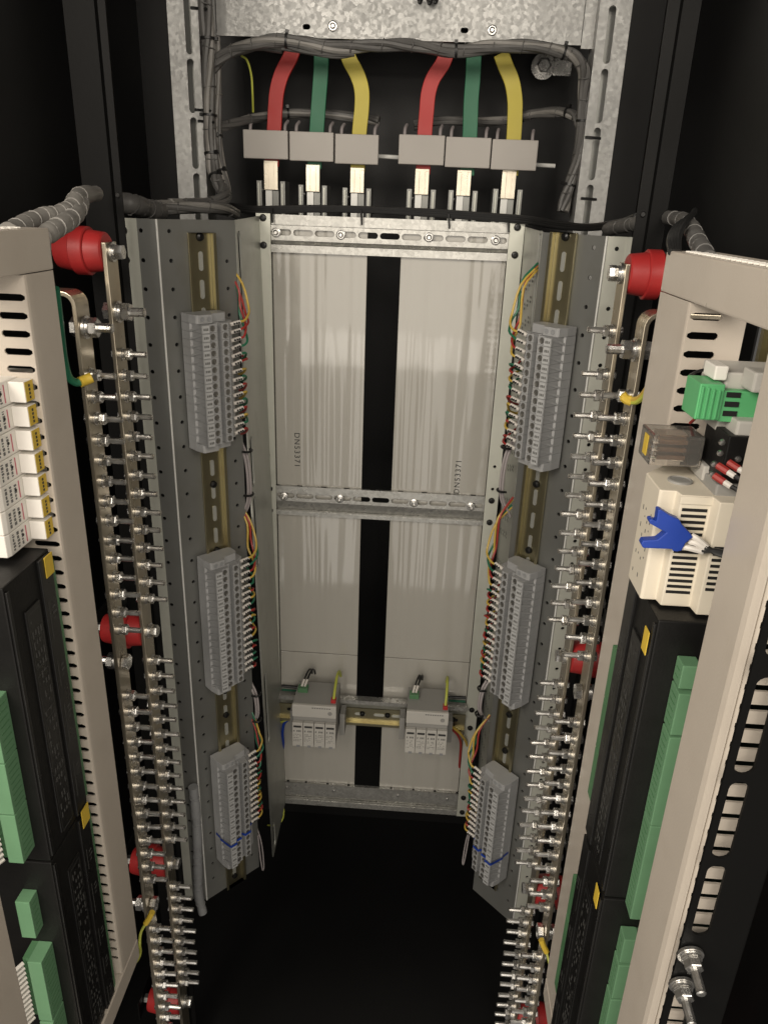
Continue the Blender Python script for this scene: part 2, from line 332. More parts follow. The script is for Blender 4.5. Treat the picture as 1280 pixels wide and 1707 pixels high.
# white cover plates
PY = 0.0090
def wplate(x0t, x1t, z1, z0, label, txt=None, tp=None, trot=0):
    o = thing('cover_plate', (0.5*(x0t+x1t), PY, z0), label, 'cover plate', 'white cover plates of the centre frame')
    me = MB().box(x0t, x1t, PY, PY+0.004, z0, z1).mesh('sheet', 0.0006)
    obj('sheet', me, 'plate', o)
    if txt:
        p = onY(*tp, PY); me = text_mesh(txt, 0.0115, 0.00015, 1.22)
        c, sn = math.cos(trot), math.sin(trot)
        obj('printed_code', me, 'printblk', o, frame((p.x, PY-0.0003, p.z), (c, 0, sn), (-sn, 0, c), (0, -1, 0)))
xl = onY(612, 430, PY).x; xr = onY(668, 430, PY).x
zse = onY(530, 1089, PY).z
wplate(-.1562, xl, ZT-0.004, zse+0.0006, 'tall white cover plate printed with a code reading downward', 'DN53371', (495, 750), -math.pi/2)
wplate(xr, .1562, ZT-0.004, zse+0.0006, 'tall white cover plate printed with a code reading upward', 'DN53371', (763, 795), math.pi/2)
wplate(-.1562, xl, zse-0.0006, ZB+0.01, 'short white cover plate behind the surge arrester with blue wire', None)
wplate(xr, .1562, zse-0.0006, ZB+0.01, 'short white cover plate behind the surge arrester with red wire', None)
# ================================================================== arrester rail and two surge arresters
RY = -0.012
br = thing('arrester_bracket', (0, RY, onY(640, 1205, RY).z), 'short horizontal galvanised bracket carrying a brassy rail between two surge arresters', 'bracket')
zr1, zr0 = onY(620, 1187, RY).z, onY(620, 1207, RY).z
zc_ = zr1-0.0165
mb = MB(); z1b = onY(470, 1156, RY).z
obj('top_flange', MB().box(-.1562, .1562, RY, 0.0, zr1+0.020, zr1+0.0215).box(-.1562, .1562, RY-0.0012, RY, zr1+0.014, zr1+0.0215), 'galv2', br)
obj('back_strip', MB().box(-.1562, .1562, 0.0005, 0.002, zr1-0.03, zr1+0.0195), 'sheet2', br)
dprof = [(0, -.0175), (0, -.0135), (.0065, -.0135), (.0065, .0135), (0, .0135), (0, .0175), (-.001, .0175), (-.001, .0125), (.0055, .0125), (.0055, -.0125), (-.001, -.0125), (-.001, -.0175)]
zdr = zr1-0.010
obj('rail', MB().prism(dprof, -.1555, .1555, lambda p, q, t: (t, RY+p-0.002, zdr+q)), 'gold', br)
for x in (-.135, -.02, -.052, .012, .042, .135):
    lx = 0.018
    obj('slot', MB().prism(oval(0, 0, lx, 0.0055), 0, 0.0004, lambda p, q, t, x=x: (x+p, RY+0.0032-t, zdr+q+0.002)), 'sheet2' if x not in (-.135, .135) else 'hole', br)
for x, y in ((604, 1188), (646, 1191), (489, 1163), (756, 1183)):
    p = onY(x, y, RY+0.003); obj('screw', head, 'blackscrew', br, T(p.x, RY+0.003, zdr+0.003))
for s, px in ((-1, (487, 560)), (1, (676, 746))):
    SY = -0.078
    a = onY(px[0], 1206 if s < 0 else 1215, SY); b = onY(px[1], 1210 if s < 0 else 1219, SY)
    wd = b.x-a.x; cx = 0.5*(a.x+b.x)
    ztop = onY(0.5*(px[0]+px[1]), 1178 if s < 0 else 1189, SY).z; zmid = onY(0.5*(px[0]+px[1]), 1197 if s < 0 else 1208, SY).z
    zm0 = onY(0.5*(px[0]+px[1]), 1206 if s < 0 else 1217, SY).z; zbot = onY(0.5*(px[0]+px[1]), 1245 if s < 0 else 1256, SY).z
    sp = thing('surge_arrester', (cx, RY, zbot), 'four module surge arrester next to the '+('blue' if s < 0 else 'red and yellow')+' wires, grey top and white cartridges', 'surge arrester', 'surge arresters on the horizontal rail')
    obj('housing', MB().box(cx-wd/2+.0005, cx+wd/2-.0005, SY+0.006, RY-0.0015, zbot+0.004, ztop+0.0004).mesh('housing', 0.0008), 'spdd', sp)
    obj('fascia', MB().box(cx-wd/2, cx+wd/2, SY, SY+0.0055, zmid, ztop+0.001).mesh('fascia', 0.0012), 'spd', sp)
    for k in range(4):
        x0 = cx-wd/2+wd/4*k+0.0004; x1 = x0+wd/4-0.0008
        c = obj('cartridge', MB().box(x0, x1, SY-0.0015, SY+0.0055, zbot, zm0).mesh('cartridge', 0.0008), 'spd', sp)
        f = lambda u0, u1, v0, v1: MB().box(x0+(x1-x0)*u0, x0+(x1-x0)*u1, SY-0.0018, SY-0.0014, zbot+(zm0-zbot)*v0, zbot+(zm0-zbot)*v1)
        obj('indicator', f(.12, .86, .80, .88), 'printblk', c)
        g = MB()
        for q in range(5):
            if q != 1: g.box(x0+(x1-x0)*(.12+.15*q), x0+(x1-x0)*(.22+.15*q), SY-0.0018, SY-0.0014, zbot+(zm0-zbot)*.62, zbot+(zm0-zbot)*.69)
        for row in (.5, .44, .36, .28, .22):
            q = .12
            while q < .8:
                l = random.uniform(.05, .16)
                if random.random() < .75: g.box(x0+(x1-x0)*q, x0+(x1-x0)*min(q+l, .86), SY-0.0017, SY-0.0014, zbot+(zm0-zbot)*row, zbot+(zm0-zbot)*(row+.022))
                q += l+.06
        obj('print', g, 'print', c)
        obj('clip', f(.38, .72, -.03, .06), 'termd', c)
    obj('test_screw', MB().lathe([(0, 0.0035), (-0.0006, 0.0035), (-0.0006, 0.0025), (0.0002, 0.0022)], 14, 'Y', (cx+wd*.36, SY-0.0001, zmid+(ztop-zmid)*.45)), 'spdd', sp)
    obj('status_plug', MB().box(cx-wd*.45, cx-wd*.22, -0.045, -0.032, ztop, ztop+0.008).mesh('status_plug', 0.0006), 'pcb', sp)
    obj('earth_terminal', MB().box(cx+wd*.36, cx+wd*.47, -0.068, -0.058, ztop, ztop+0.006).mesh('earth_terminal', 0.0006), 'redins', sp)
    g = MB()
    for q in range(8): g.box(cx-wd*.05+q*wd*.055, cx-wd*.05+q*wd*.055+wd*.035, SY-0.0003, SY-0.00005, ztop-0.0042, ztop-0.0024)
    obj('print', g, 'print', sp)
    obj('end_stop', MB().box(cx+(wd/2+0.0015), cx+wd/2+0.010, -0.04, RY-0.0015, zdr-0.02, zdr+0.022).mesh('end_stop', 0.0008), 'spdd', sp)
    xe = cx-wd/2-0.0105
    obj('end_stop', MB().box(xe, xe+0.009, -0.04, RY-0.0015, zdr-0.02, zdr+0.022).mesh('end_stop', 0.0008), 'spdd', sp)
    # wires at the arrester
    xx = cx+wd*.415
    t = obj('earth_wire', MB().tube([(xx, -0.063, ztop+0.004), (xx+.001, -0.055, ztop+0.018), (xx+.002, -0.035, ztop+0.030), (xx+.003, -0.01, ztop+0.022), (xx+.003, 0.008, ztop+0.0)], 0.0022), 'wyg')
    tag(t, 'yellow green earth wire on the surge arrester near the '+('blue' if s < 0 else 'red')+' wire', 'wire', 'arrester earth wires')
    for q, c in ((0.30, 'sleeve'), (0.37, 'sleeve')):
        xq = cx-wd*q
        t = obj('signal_wire', MB().tube([(xq, -0.038, ztop+0.007), (xq+.003, -0.030, ztop+0.016), (xq+.008, -0.015, ztop+0.024), (xq+.010, -0.001, ztop+0.015), (xq+.010, 0.009, ztop+0.001)], 0.0015), 'wblack')
        tag(t, 'black signal wire with white sleeve on the arrester near the '+('blue' if s < 0 else 'red')+' wire', 'wire', 'arrester signal wires %d' % s)
        obj('sleeve', MB().tube([(xq, -0.038, ztop+0.0075), (xq+.003, -0.030, ztop+0.016)], 0.0019), 'sleeve', t)
    ys = [(-.1545, onY(470, 1143, 0.005).z), (cx-wd*.45, onY(500, 1146, 0.005).z)] if s < 0 else [(cx-wd*.1, onY(700, 1152, 0.005).z), (cx+wd*.3, onY(735, 1160, 0.005).z), (.1545, onY(778, 1163, 0.005).z)]
    t = obj('link_wire', MB().tube([(x, 0.004, z) for x, z in ys], 0.0026), 'wblack'); tag(t, 'thick black wire running above the surge arrester near the '+('blue' if s < 0 else 'red')+' wire', 'wire', 'black wires above the arresters')
    ys = [(x, z-0.009) for x, z in ys]
    t = obj('link_wire', MB().tube([(x, 0.0052, z) for x, z in ys], 0.0022), 'wgreen'); tag(t, 'green wire running under the black wire above the arrester near the '+('blue' if s < 0 else 'red')+' wire', 'wire', 'green wires above the arresters')
def pxtube(name, pts, r, m, label, cat='wire', group=None, seg=8, rfn=None):
    """pts: (px, py, Y)"""
    o = obj(name, MB().tube([onY(x, y, Y) for x, y, Y in pts], r, seg, 6, rfn), m)
    return tag(o, label, cat, group)
pxtube('drop_wire', [(486, 1196, -.01), (474, 1206, -.012), (471, 1222, -.008), (472, 1240, 0.0), (470, 1256, 0.012)], .0024, 'wblue', 'blue wire dropping below one surge arrester')
pxtube('drop_wire', [(752, 1214, -.02), (763, 1226, -.016), (768, 1240, -.006), (767, 1262, 0.002), (765, 1285, 0.014)], .0022, 'wred', 'red wire dropping below one surge arrester')
pxtube('drop_wire', [(754, 1212, -.022), (768, 1224, -.018), (776, 1236, -.008), (779, 1245, 0.004)], .0022, 'wyellow', 'short yellow wire below one surge arrester')
pxtube('drop_wire', [(484, 1198, -.012), (474, 1202, -.012), (466, 1205, -.006), (462, 1203, 0.006)], .0018, 'wyg', 'short yellow green wire beside one surge arrester')
pxtube('loop_wire', [(470, 1338, 0.004), (473, 1352, -.002), (470, 1368, -.006), (458, 1376, -.01), (446, 1376, -.004)], .0014, 'wyg', 'thin loose wire looping under the frame foot')
# ================================================================== angled side panels
PAN = {}
for s, pin, pout, wout in ((-1, (-.169, -.143), (-.2352, -.2130), 0.041), (1, (.179, -.155), (.2365, -.213), 0.027)):
    zt, zb = ZC-0.022, ZC-1.006
    pi, po = Vector((*pin, 0)), Vector((*pout, 0)); u = (pi-po).normalized(); W_ = (pi-po).length
    n = Vector((-u.y, u.x, 0))*(1 if s > 0 else -1)
    if n.y > 0: n = -n
    PAN[s] = (po, u, n, W_, zt, zb)
    pn = thing('angled_panel', (po.x, po.y, zb), 'grey zinc angled mounting panel of small holes '+SIDE[s], 'panel', 'angled mounting panels')
    # main face with hole columns
    def disc(a, z, r=0.0024): return [(a+r*math.cos(2*math.pi*k/8), z+r*math.sin(2*math.pi*k/8)) for k in range(8)]
    H = zt-zb; holes = []
    zz = -0.012
    while zz > -H+0.015:
        holes.append(disc(0.014, zz))
        if abs(zz+0.012) > 0.001: holes.append(disc(W_-0.012, zz-0.002))
        zz -= 0.0302
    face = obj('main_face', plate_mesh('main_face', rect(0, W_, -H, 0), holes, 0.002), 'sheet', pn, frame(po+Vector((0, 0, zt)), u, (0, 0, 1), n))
    obj('bend_edge', MB().box(-0.0012, 0.0008, -H, 0, 0.0, 0.0018).mesh('bend_edge', 0.0005), 'edge', face, frame(po+Vector((0, 0, zt)), u, (0, 0, 1), n))
    # dark backing behind the holes is the cabinet itself; outer flange
    holes = []; zz = -0.012
    while zz > -H+0.02:
        holes.append(disc(wout*0.42, zz)); zz -= 0.0302
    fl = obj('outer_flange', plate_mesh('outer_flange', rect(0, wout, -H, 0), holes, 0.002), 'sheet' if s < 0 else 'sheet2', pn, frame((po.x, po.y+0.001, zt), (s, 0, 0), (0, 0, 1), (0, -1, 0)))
    obj('fold', MB().box(wout-(.020 if s < 0 else .007), wout-0.0005, -H, 0, 0.0011, 0.0017), 'sheet2', fl, frame((po.x, po.y+0.001, zt), (s, 0, 0), (0, 0, 1), (0, -1, 0)))  # paler strip on darker flange paints the light gradient of its curve
    if s < 0:
        for zz in (-.0125, -.0425):
            obj('screw', head, 'blackscrew', pn, T(po.x-.036, po.y-.0005, zt+zz))
    # inner face runs back to the upright with wire slots near the corner
    D = abs(pin[1])-0.002; holes = []
    for (ya, yb) in ((385, 556), (735, 822), (838, 958), (1140, 1262), (1400, 1440)):
        X_, Y_ = pin
        z1 = zrow(ya, X_, Y_)-zt; z0 = zrow(yb, X_, Y_)-zt
        holes.append(oval(0.016, 0.5*(z0+z1), 0.015, z1-z0))
    inn = Vector((s*0.1748, -0.0005, 0)); di = (inn-pi); di.z = 0; D = di.length; di.normalize()
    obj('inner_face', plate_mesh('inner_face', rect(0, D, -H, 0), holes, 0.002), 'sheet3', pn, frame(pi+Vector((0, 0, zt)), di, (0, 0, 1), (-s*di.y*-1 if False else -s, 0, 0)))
    # embossed tie marks on the inner face: pairs of tiny slits
    g = MB(); zz = -0.05
    nx = Vector((-s, 0, 0))
    i = 0
    while zz > -H+0.05:
        for k in range(5):
            yo = 0.036+0.021*k; zo = zz-0.0065*k
            if i % 4 == 3: continue
            for d_ in (0, 0.0052):
                c = pi+di*(yo)+Vector((0, 0, zt+zo-d_))+nx*0.0011
                for a in (-.0030, .0030):
                    g.add([c+di*(a+p)+Vector((0, 0, b)) for p, b in ((-.0019, -.0014), (.0019, -.0014), (.0019, .0014), (-.0019, .0014))], [(0, 1, 2, 3)])
        zz -= 0.0235; i += 1
    o = obj('tie_slit', g, 'hole', pn); o['kind'] = 'stuff'
    # din rail
    RU = 0.0495
    rz1 = zrow(387, po.x+u.x*RU, po.y+u.y*RU); rz0 = zrow(1470, po.x+u.x*RU, po.y+u.y*RU)
    rl = thing('mounting_rail', (po.x+u.x*RU, po.y+u.y*RU, rz0), 'brassy zinc mounting rail standing full height on the angled panel '+SIDE[s], 'rail', 'vertical mounting rails')
    Fm = frame(po+u*RU, u, n, (0, 0, 1))
    prof = [(-.0175, .0085), (-.0135, .0085), (-.0135, .0022), (.0135, .0022), (.0135, .0085), (.0175, .0085), (.0175, .0075), (.0145, .0075), (.0145, .0012), (-.0145, .0012), (-.0145, .0075), (-.0175, .0075)]
    obj('channel', MB().prism(prof, rz0, rz1, lambda p, q, t: (p, q, t)).mesh('channel', .0005), 'gold', rl, Fm)
    sl = MB().prism(oval(0, 0, 0.0055, 0.021), 0, 0.0004, lambda p, q, t: (p, 0.0023+t, q)).mesh('slot')
    z = rz1-0.030
    k = 0
    while z > rz0+0.02:
        obj('slot', sl, 'sheet3', rl, Fm @ T(0, 0, z)); z -= 0.0305
    hd = MB().lathe([(0.0, 0.0048), (0.003, 0.0042), (0.004, 0.002)], 12, 'Y').mesh('screw')
    for y in (394, 806, 916, 1150, 1190, 1250, 1458):
        obj('screw', hd, 'blackscrew', rl, Fm @ T(0, 0.0024, zrow(y, po.x+u.x*RU, po.y+u.y*RU)))
# ================================================================== terminal strips
PITCH = 0.0082
TP = [(-.031, .006), (-.031, .0235), (-.0285, .0245), (-.0278, .0420), (-.0286, .0432), (-.0286, .0455), (-.0190, .0460), (-.0185, .0415), (-.0075, .0415), (-.0075, .032), (-.0008, .032), (-.0008, .0405), (.009, .0395), (.0105, .031), (.019, .026), (.023, .024), (.023, .006)]
TPE = [(-.031, .006), (-.031, .022), (-.029, .034), (-.027, .036), (-.009, .036), (-.006, .030), (.012, .028), (.016, .022), (.016, .006)]
block = MB().prism(TP, -PITCH/2+.00012, PITCH/2-.00012, lambda p, q, t: (p, q, t))
# ramp rib on the side wall
block.prism([(-.0308, .0236), (-.0285, .0246), (-.0278, .0418), (-.0284, .0430), (-.0292, .0330)], -0.0012, 0.0008, lambda p, q, t: (p, q, t+(q-.033)*.28))
block = block.mesh('terminal_block')
endst = MB().prism(TPE, -.0048, .0048, lambda p, q, t: (p, q, t)).mesh('end_bracket', 0.0006)
mark = MB().box(-.0280, -.0196, .0456, .0464, -.0034, .0034).mesh('marker')
markprint = MB()
for a, b in ((-.027, -.0252), (-.0246, -.0228), (-.0224, -.021)): markprint.box(a, b, .0463, .0465, -.0012, .0012)
markprint = markprint.mesh('print')
def screw_mesh(uc, nn):
    m = MB(); m.lathe([(nn, 0.0031), (nn+.0003, 0.0031), (nn+.0003, 0.0024), (nn-.0006, 0.0022), (nn-.0006, .0002)], 10, 'Y', (uc, 0, 0)); m.box(uc-.002, uc+.002, nn-.0005, nn-.0001, -.0004, .0004); return m.mesh('clamp_screw')
sc1, sc2 = screw_mesh(-.0130, .0416), screw_mesh(.004, .0402)
sleeve = MB().tube([(.019, .027, 0), (.025, .0282, .0014), (.031, .0292, .0028)], .0023, 8, 3).mesh('sleeve')
slprint = MB()
for q in (.0225, .0255, .0282): slprint.box(q-.0008, q+.0008, .0295+(q-.02)*.16, .0313+(q-.02)*.16, .0006+(q-.02)*.2-.001, .0006+(q-.02)*.2+.001)
slprint = slprint.mesh('print')
STR = {-1: [(516, 758, 15), (926, 1158, 18), (1260, 1447, 17)], 1: [(536, 787, 15), (941, 1180, 18), (1292, 1474, 17)]}
WCOL = ['wyellow', 'wgreen', 'wred']; WN = {'wyellow': 'yellow', 'wgreen': 'green', 'wred': 'red'}
for s in (-1, 1):
    po, u, n, W_, zt, zb = PAN[s]
    for q, (ya, yb, cnt) in enumerate(STR[s]):
        c = po+u*(RU-.012)+n*.036
        z1, z0 = zrow(ya+8, c.x, c.y), zrow(yb-6, c.x, c.y)
        which = ('uppermost', 'middle', 'lowest blue banded')[q]
        st = thing('terminal_strip', (po.x+u.x*RU, po.y+u.y*RU, z0), which+' strip of grey screw terminals '+SIDE[s], 'terminal strip', 'grey terminal strips')
        Fm = frame(po+u*RU, u, n, (0, 0, 1))
        p_ = (z1-z0-.0192)/cnt
        sc_ = p_/PITCH
        obj('end_bracket', endst, 'term', st, Fm @ T(0, 0, z1-.0048)); 
        for uc in (-.022, -.0135):
            obj('end_screw', MB().lathe([(.0362, .0027), (.0366, .0027), (.0354, .002)], 10, 'Y', (uc, 0, 0)), 'termd', st, Fm @ T(0, 0, z1-.0048))
        obj('end_bracket', endst, 'term', st, Fm @ T(0, 0, z0+.0048))
        for k in range(cnt):
            zz = z1-.0096-p_*(k+.5)
            Mk = Fm @ T(0, 0, zz) @ Matrix.Diagonal((1, 1, sc_, 1))
            b = obj('terminal_block', block, 'term', st, Mk)
            mk = obj('marker', marker_me if False else mark, 'marker', b, Mk)
            obj('print', markprint, 'print', b, Mk)
            obj('clamp_screw', sc1, 'steeld', b, Mk); obj('clamp_screw', sc2, 'steeld', b, Mk)
        # blue band across the lowest strip
        if q == 2:
            zz = z1-.0096-p_*(cnt*0.745)
            g = MB(); off = [(-.0316, .010), (-.0316, .0215), (-.0332, .0240), (-.0300, .0455), (-.0288, .0474), (-.0185, .0474), (-.0180, .0428), (-.0078, .0428), (-.004, .036), (-.0008, .0418), (.0095, .0410), (.012, .0318), (.0245, .0252)]
            for (a, b) in zip(off[:-1], off[1:]):
                za = zz
                g.add([(a[0], a[1], za-.0022), (b[0], b[1], za-.0022), (b[0], b[1], za+.0022), (a[0], a[1], za+.0022)], [(0, 1, 2, 3)])
            obj('blue_marker_band', g, 'wblue', st, Fm)
        # wires with sleeves
        for k in range(cnt):
            if q == 2 and k > cnt*0.72: continue
            zz = z1-.0096-p_*(k+.5)
            col = WCOL[k % 3] if random.random() < .8 else random.choice(WCOL)
            wv = thing('sleeved_wire', Fm @ Vector((.02, .026, zz)), '%s wire with white numbered sleeve entering the %s terminal strip %s' % (WN[col], which.split()[0], SIDE[s]), 'wire', '%s wires of the %s strip %s' % (WN[col], which.split()[0], SIDE[s]))
            Mk = Fm @ T(0, 0, zz) @ T(.019, .027, 0) @ Matrix.Rotation(random.uniform(-.10, .10), 4, 'Y') @ Matrix.Rotation(random.uniform(-.08, .05), 4, 'Z') @ T(-.019, -.027, 0)
            obj('sleeve', sleeve, 'sleeve', wv, Mk); obj('print', slprint, 'printblk', wv, Mk)
            rj = lambda a: random.uniform(-a, a)
            jx, jn = rj(.0022), random.uniform(-.001, .012)
            ztop_ = z1+(.028, .034, .026)[q]+rj(.008)+(.012 if s > 0 else 0)
            ex = .0035 if k < 2 else 0
            if k < 4:
                pts = [(.030, .0290, zz+.0026), (.0360+rj(.001), .0296, zz+.0042+rj(.001)), (.0420+ex+jx*.5, .026+rj(.002), zz+.011+rj(.002)), (.0465+ex+jx, .014+jn*.6, zz+.020+rj(.003))]
                zz_ = zz+.036
                while zz_ < ztop_-.022:
                    pts.append((.0468+jx+rj(.001), .006+jn*.7+rj(.0015), zz_)); zz_ += .024
                pts += [(.0465+ex*.6+jx, .005+jn*.6, ztop_-.006), (.0448+jx*.3, -.012, ztop_+.014)]
            else:
                dz = random.choice((-1, -1, 1))*random.uniform(.004, .009)
                pts = [(.030, .0290, zz+.0026), (.0350+rj(.001), .0290+rj(.001), zz+.0038+rj(.001)), (.0405+rj(.0015), .024+rj(.002), zz+.003+dz*.3), (.0440+rj(.001), .012+rj(.003), zz+dz), (.0448, -.003, zz+dz*1.7), (.0445, -.015, zz+dz*2)]
            obj('insulation', MB().tube([Fm @ Vector(p) for p in pts], .0014, 6, 3), col, wv)
# grey bundle wires and loops showing in the wire slots of the angled panels
for s in (-1, 1):
    po, u, n, W_, zt, zb = PAN[s]; Fm = frame(po+u*RU, u, n, (0, 0, 1))
    zf = lambda y: zrow(y, po.x+u.x*W_, po.y+u.y*W_)
    for y0, y1, w_ in ((735, 870, 'between the uppermost and middle strips'), (1140, 1215, 'between the middle and lowest strips')):
        za, zb_ = zf(y0), zf(y1); h = za-zb_
        for k, dx in enumerate((0, .004)):
            pts = [(.046+dx, -.010, za), (.047+dx, .004, za-.2*h), (.0475+dx, .008, za-.5*h), (.0475+dx, .004, za-.75*h), (.0455+dx, -.012, zb_)]
            t = obj('bundle_wire', MB().tube([Fm @ Vector(p) for p in pts], .0017, 7), 'wgrey')
            tag(t, 'grey wire bowing out %s %s' % (w_, SIDE[s]), 'wire', 'grey slot wires %s %s' % (w_, SIDE[s]))
        for y in (y0+15, 0.5*(y0+y1)+20):
            z = zf(y)
            t = obj('cable_tie', MB().tube([Fm @ Vector(p) for p in ((.042, .006, z), (.047, .013, z+.0005), (.054, .010, z+.001), (.056, .002, z))], .0016, 6), 'tie')
            tag(t, 'black cable tie around grey wires %s %s' % (w_, SIDE[s]), 'cable tie', 'slot cable ties %s %s' % (w_, SIDE[s]))
    # corrugated white loop at the foot
    z = zf(1400)
    t = obj('loop_wire', MB().tube([Fm @ Vector(p) for p in ((.036, .018, z+.03), (.038, .020, z-.02), (.041, .020, z-.045), (.046, .016, z-.04), (.048, .008, z+.0), (.048, -.008, z+.03))], .0011, 7), 'wgrey')
    tag(t, 'pale wire loop hanging beside the lowest terminal strip '+SIDE[s], 'wire', 'foot wire loops')
# ================================================================== tinned bus bars with studs, red stand-off insulators
def hexm(t0, t1, r): return MB().lathe([(t0, r*.93), (t0+.0006, r), (t1-.0006, r), (t1, r*.93)], 6, 'X', smooth=False)
def thread(mb, t0, t1, r, seg=9, turns=9):
    prof = [(t0, r)]
    k = turns
    for i in range(k):
        a = t0+(t1-t0)*i/k; b = t0+(t1-t0)*(i+.5)/k; prof += [(a, r), (b, r*.93)]
    prof += [(t1-.0006, r), (t1, r*.7)]
    return mb.lathe(prof, seg, 'X')
stud = thread(hexm(-.0085, -.0045, .0052), -.0046, .0240, .0029).mesh('stud_bolt')
nut = hexm(.0046, .0092, .0056).mesh('nut')
wsh = MB().lathe([(.0001, .0062), (.0018, .0062)], 16, 'X').lathe([(.002, .0052), (.0044, .0052)], 14, 'X').mesh('washers')
big = thread(hexm(-.0115, -.0045, .0085), -.0046, .0255, .0043).mesh('big_bolt')
bignut = hexm(.0052, .0122, .0086).mesh('big_nut')
bigwsh = MB().lathe([(.0001, .0100), (.0022, .0100)], 20, 'X').lathe([(.0024, .0080), (.005, .0080)], 16, 'X').mesh('big_washer')
capb = hexm(.0040, .0105, .0068).lathe([(.0001, .0088), (.002, .0088)], 18, 'X').lathe([(.0021, .0068), (.0039, .0068)], 14, 'X').mesh('cap_bolt')
insul = MB().lathe([(0, .0155), (.0012, .0168), (.013, .0182), (.0155, .0186), (.0275, .0186), (.030, .0178), (.042, .0160), (.044, .0150)], 28, 'X').lathe([(.0150, .0200), (.0158, .0210), (.0270, .0210), (.0278, .0200)], 28, 'X').mesh('insulator_body')
BARS = [  # side, name, X of aisle face, Y centre, top row, bend, big bolt rows, stud segments, insulator rows
    (-1, 'inner', -.2300, -.350, 404, False, [(520, 1)], [(591, 998), (1101, 1399), (1478, 1638)], [420, 1052, 1440, 1671]),
    (-1, 'outer', -.2380, -.404, 486, True, [(546, 1), (1104, -1), (1508, -1)], [(625, 1050), (1160, 1466), (1548, 1730)], []),
    (1, 'inner', .2225, -.354, 440, False, [(551, 0)], [(623, 1034), (1139, 1439), (1518, 1740)], [455, 1093, 1481, 1690]),
    (1, 'outer', .2325, -.402, 520, True, [(582, 1), (1152, -1), (1552, -1)], [(659, 1093), (1204, 1512), (1594, 1740)], [])]
BARZ0 = ZC-1.19
for s, nm, X, Yc, ytop, bend, bigs, segs, ins in BARS:
    desc = 'carried by red insulators' if nm == 'inner' else 'with its top bent outward'
    ztop = zrow(ytop, X, Yc-.0125)
    bb = thing('bus_bar', (X, Yc, BARZ0), 'tinned bus bar of studs %s, %s' % (desc, SIDE[s]), 'bus bar', 'studded bus bars')
    th = .004
    mb = MB()
    if not bend: mb.box(min(X, X+s*th), max(X, X+s*th), Yc-.0125, Yc+.0125, BARZ0, ztop)
    else:
        rr = .012; prof = [(0, BARZ0), (0, ztop-rr)]
        for k in range(1, 7):
            a = R(90*k/6); prof.append((s*(rr-rr*math.cos(a)), ztop-rr+rr*math.sin(a)))
        prof.append((s*.06, ztop)); prof.append((s*.06, ztop-th)); r2 = rr-th
        for k in range(6, -1, -1):
            a = R(90*k/6); prof.append((s*(rr-r2*math.cos(a)), ztop-rr+r2*math.sin(a)))
        prof.append((s*th, BARZ0))
        mb.prism(prof, Yc-.0125, Yc+.0125, lambda p, q, t: (X+p, t, q))
    obj('bar', mb.mesh('bar', 0.0007, 2), 'tin', bb)
    dirM = Matrix.Diagonal((-s, 1, 1, 1))      # local +X points to the aisle
    def bolt(kind, z, flip=False):
        Mx = T(X, Yc, z) @ dirM
        if flip: Mx = T(X+s*th, Yc, z) @ Matrix.Diagonal((s, 1, 1, 1))
        Mx = Mx @ Matrix.Rotation(random.uniform(-.03, .03), 4, 'Z') @ Matrix.Rotation(random.uniform(-.02, .02), 4, 'Y') @ Matrix.Rotation(random.uniform(0, 1.0), 4, 'X') @ Matrix.Diagonal((random.uniform(.93, 1.06), 1, 1, 1))
        if kind == 'big':
            b = obj('clamp_bolt', big, 'steel', bb, Mx); obj('nut', bignut, 'steel', b, Mx); obj('washer', bigwsh, 'steel', b, Mx)
        elif kind == 'cap': obj('cap_bolt', capb, 'steel', bb, Mx)
        else:
            b = obj('stud_bolt', stud, 'steel', bb, Mx); obj('nut', nut, 'steel', b, Mx @ Matrix.Rotation(random.uniform(0, 1), 4, 'X')); obj('washer', wsh, 'steel', b, Mx)
    for y, k in bigs: bolt('big' if k else 'stud', zrow(y, X-s*.01, Yc), k < 0)
    for ya, yb in segs:
        za, zb_ = zrow(ya, X-s*.01, Yc), zrow(yb, X-s*.01, Yc); c = max(1, round((za-zb_)/.02))
        for k in range(c+1): bolt('stud', za+(zb_-za)*k/c+random.uniform(-.0003, .0003))
    for i, y in enumerate(ins):
        z = zrow(y, X-s*.01, Yc); bolt('cap', z)
        pos = ('topmost red stand-off insulator', 'second red stand-off insulator', 'third red stand-off insulator', 'lowest red stand-off insulator')[i]
        it = thing('standoff_insulator', (X+s*th, Yc, z), pos+' behind the studded bus bar '+SIDE[s], 'insulator', 'red stand-off insulators')
        Mi = T(X+s*(th+.0002), Yc, z) @ Matrix.Diagonal((s, 1, 1, 1))
        obj('resin_body', insul, 'redins', it, Mi)
        obj('foot_bolt', hexm(.044, .052, .006), 'steeld', it, Mi)
        obj('bracket', MB().box(.0525, .0545, -.02, .085, -.016, .016).mesh('bracket', 0.0005), 'black', it, Mi)
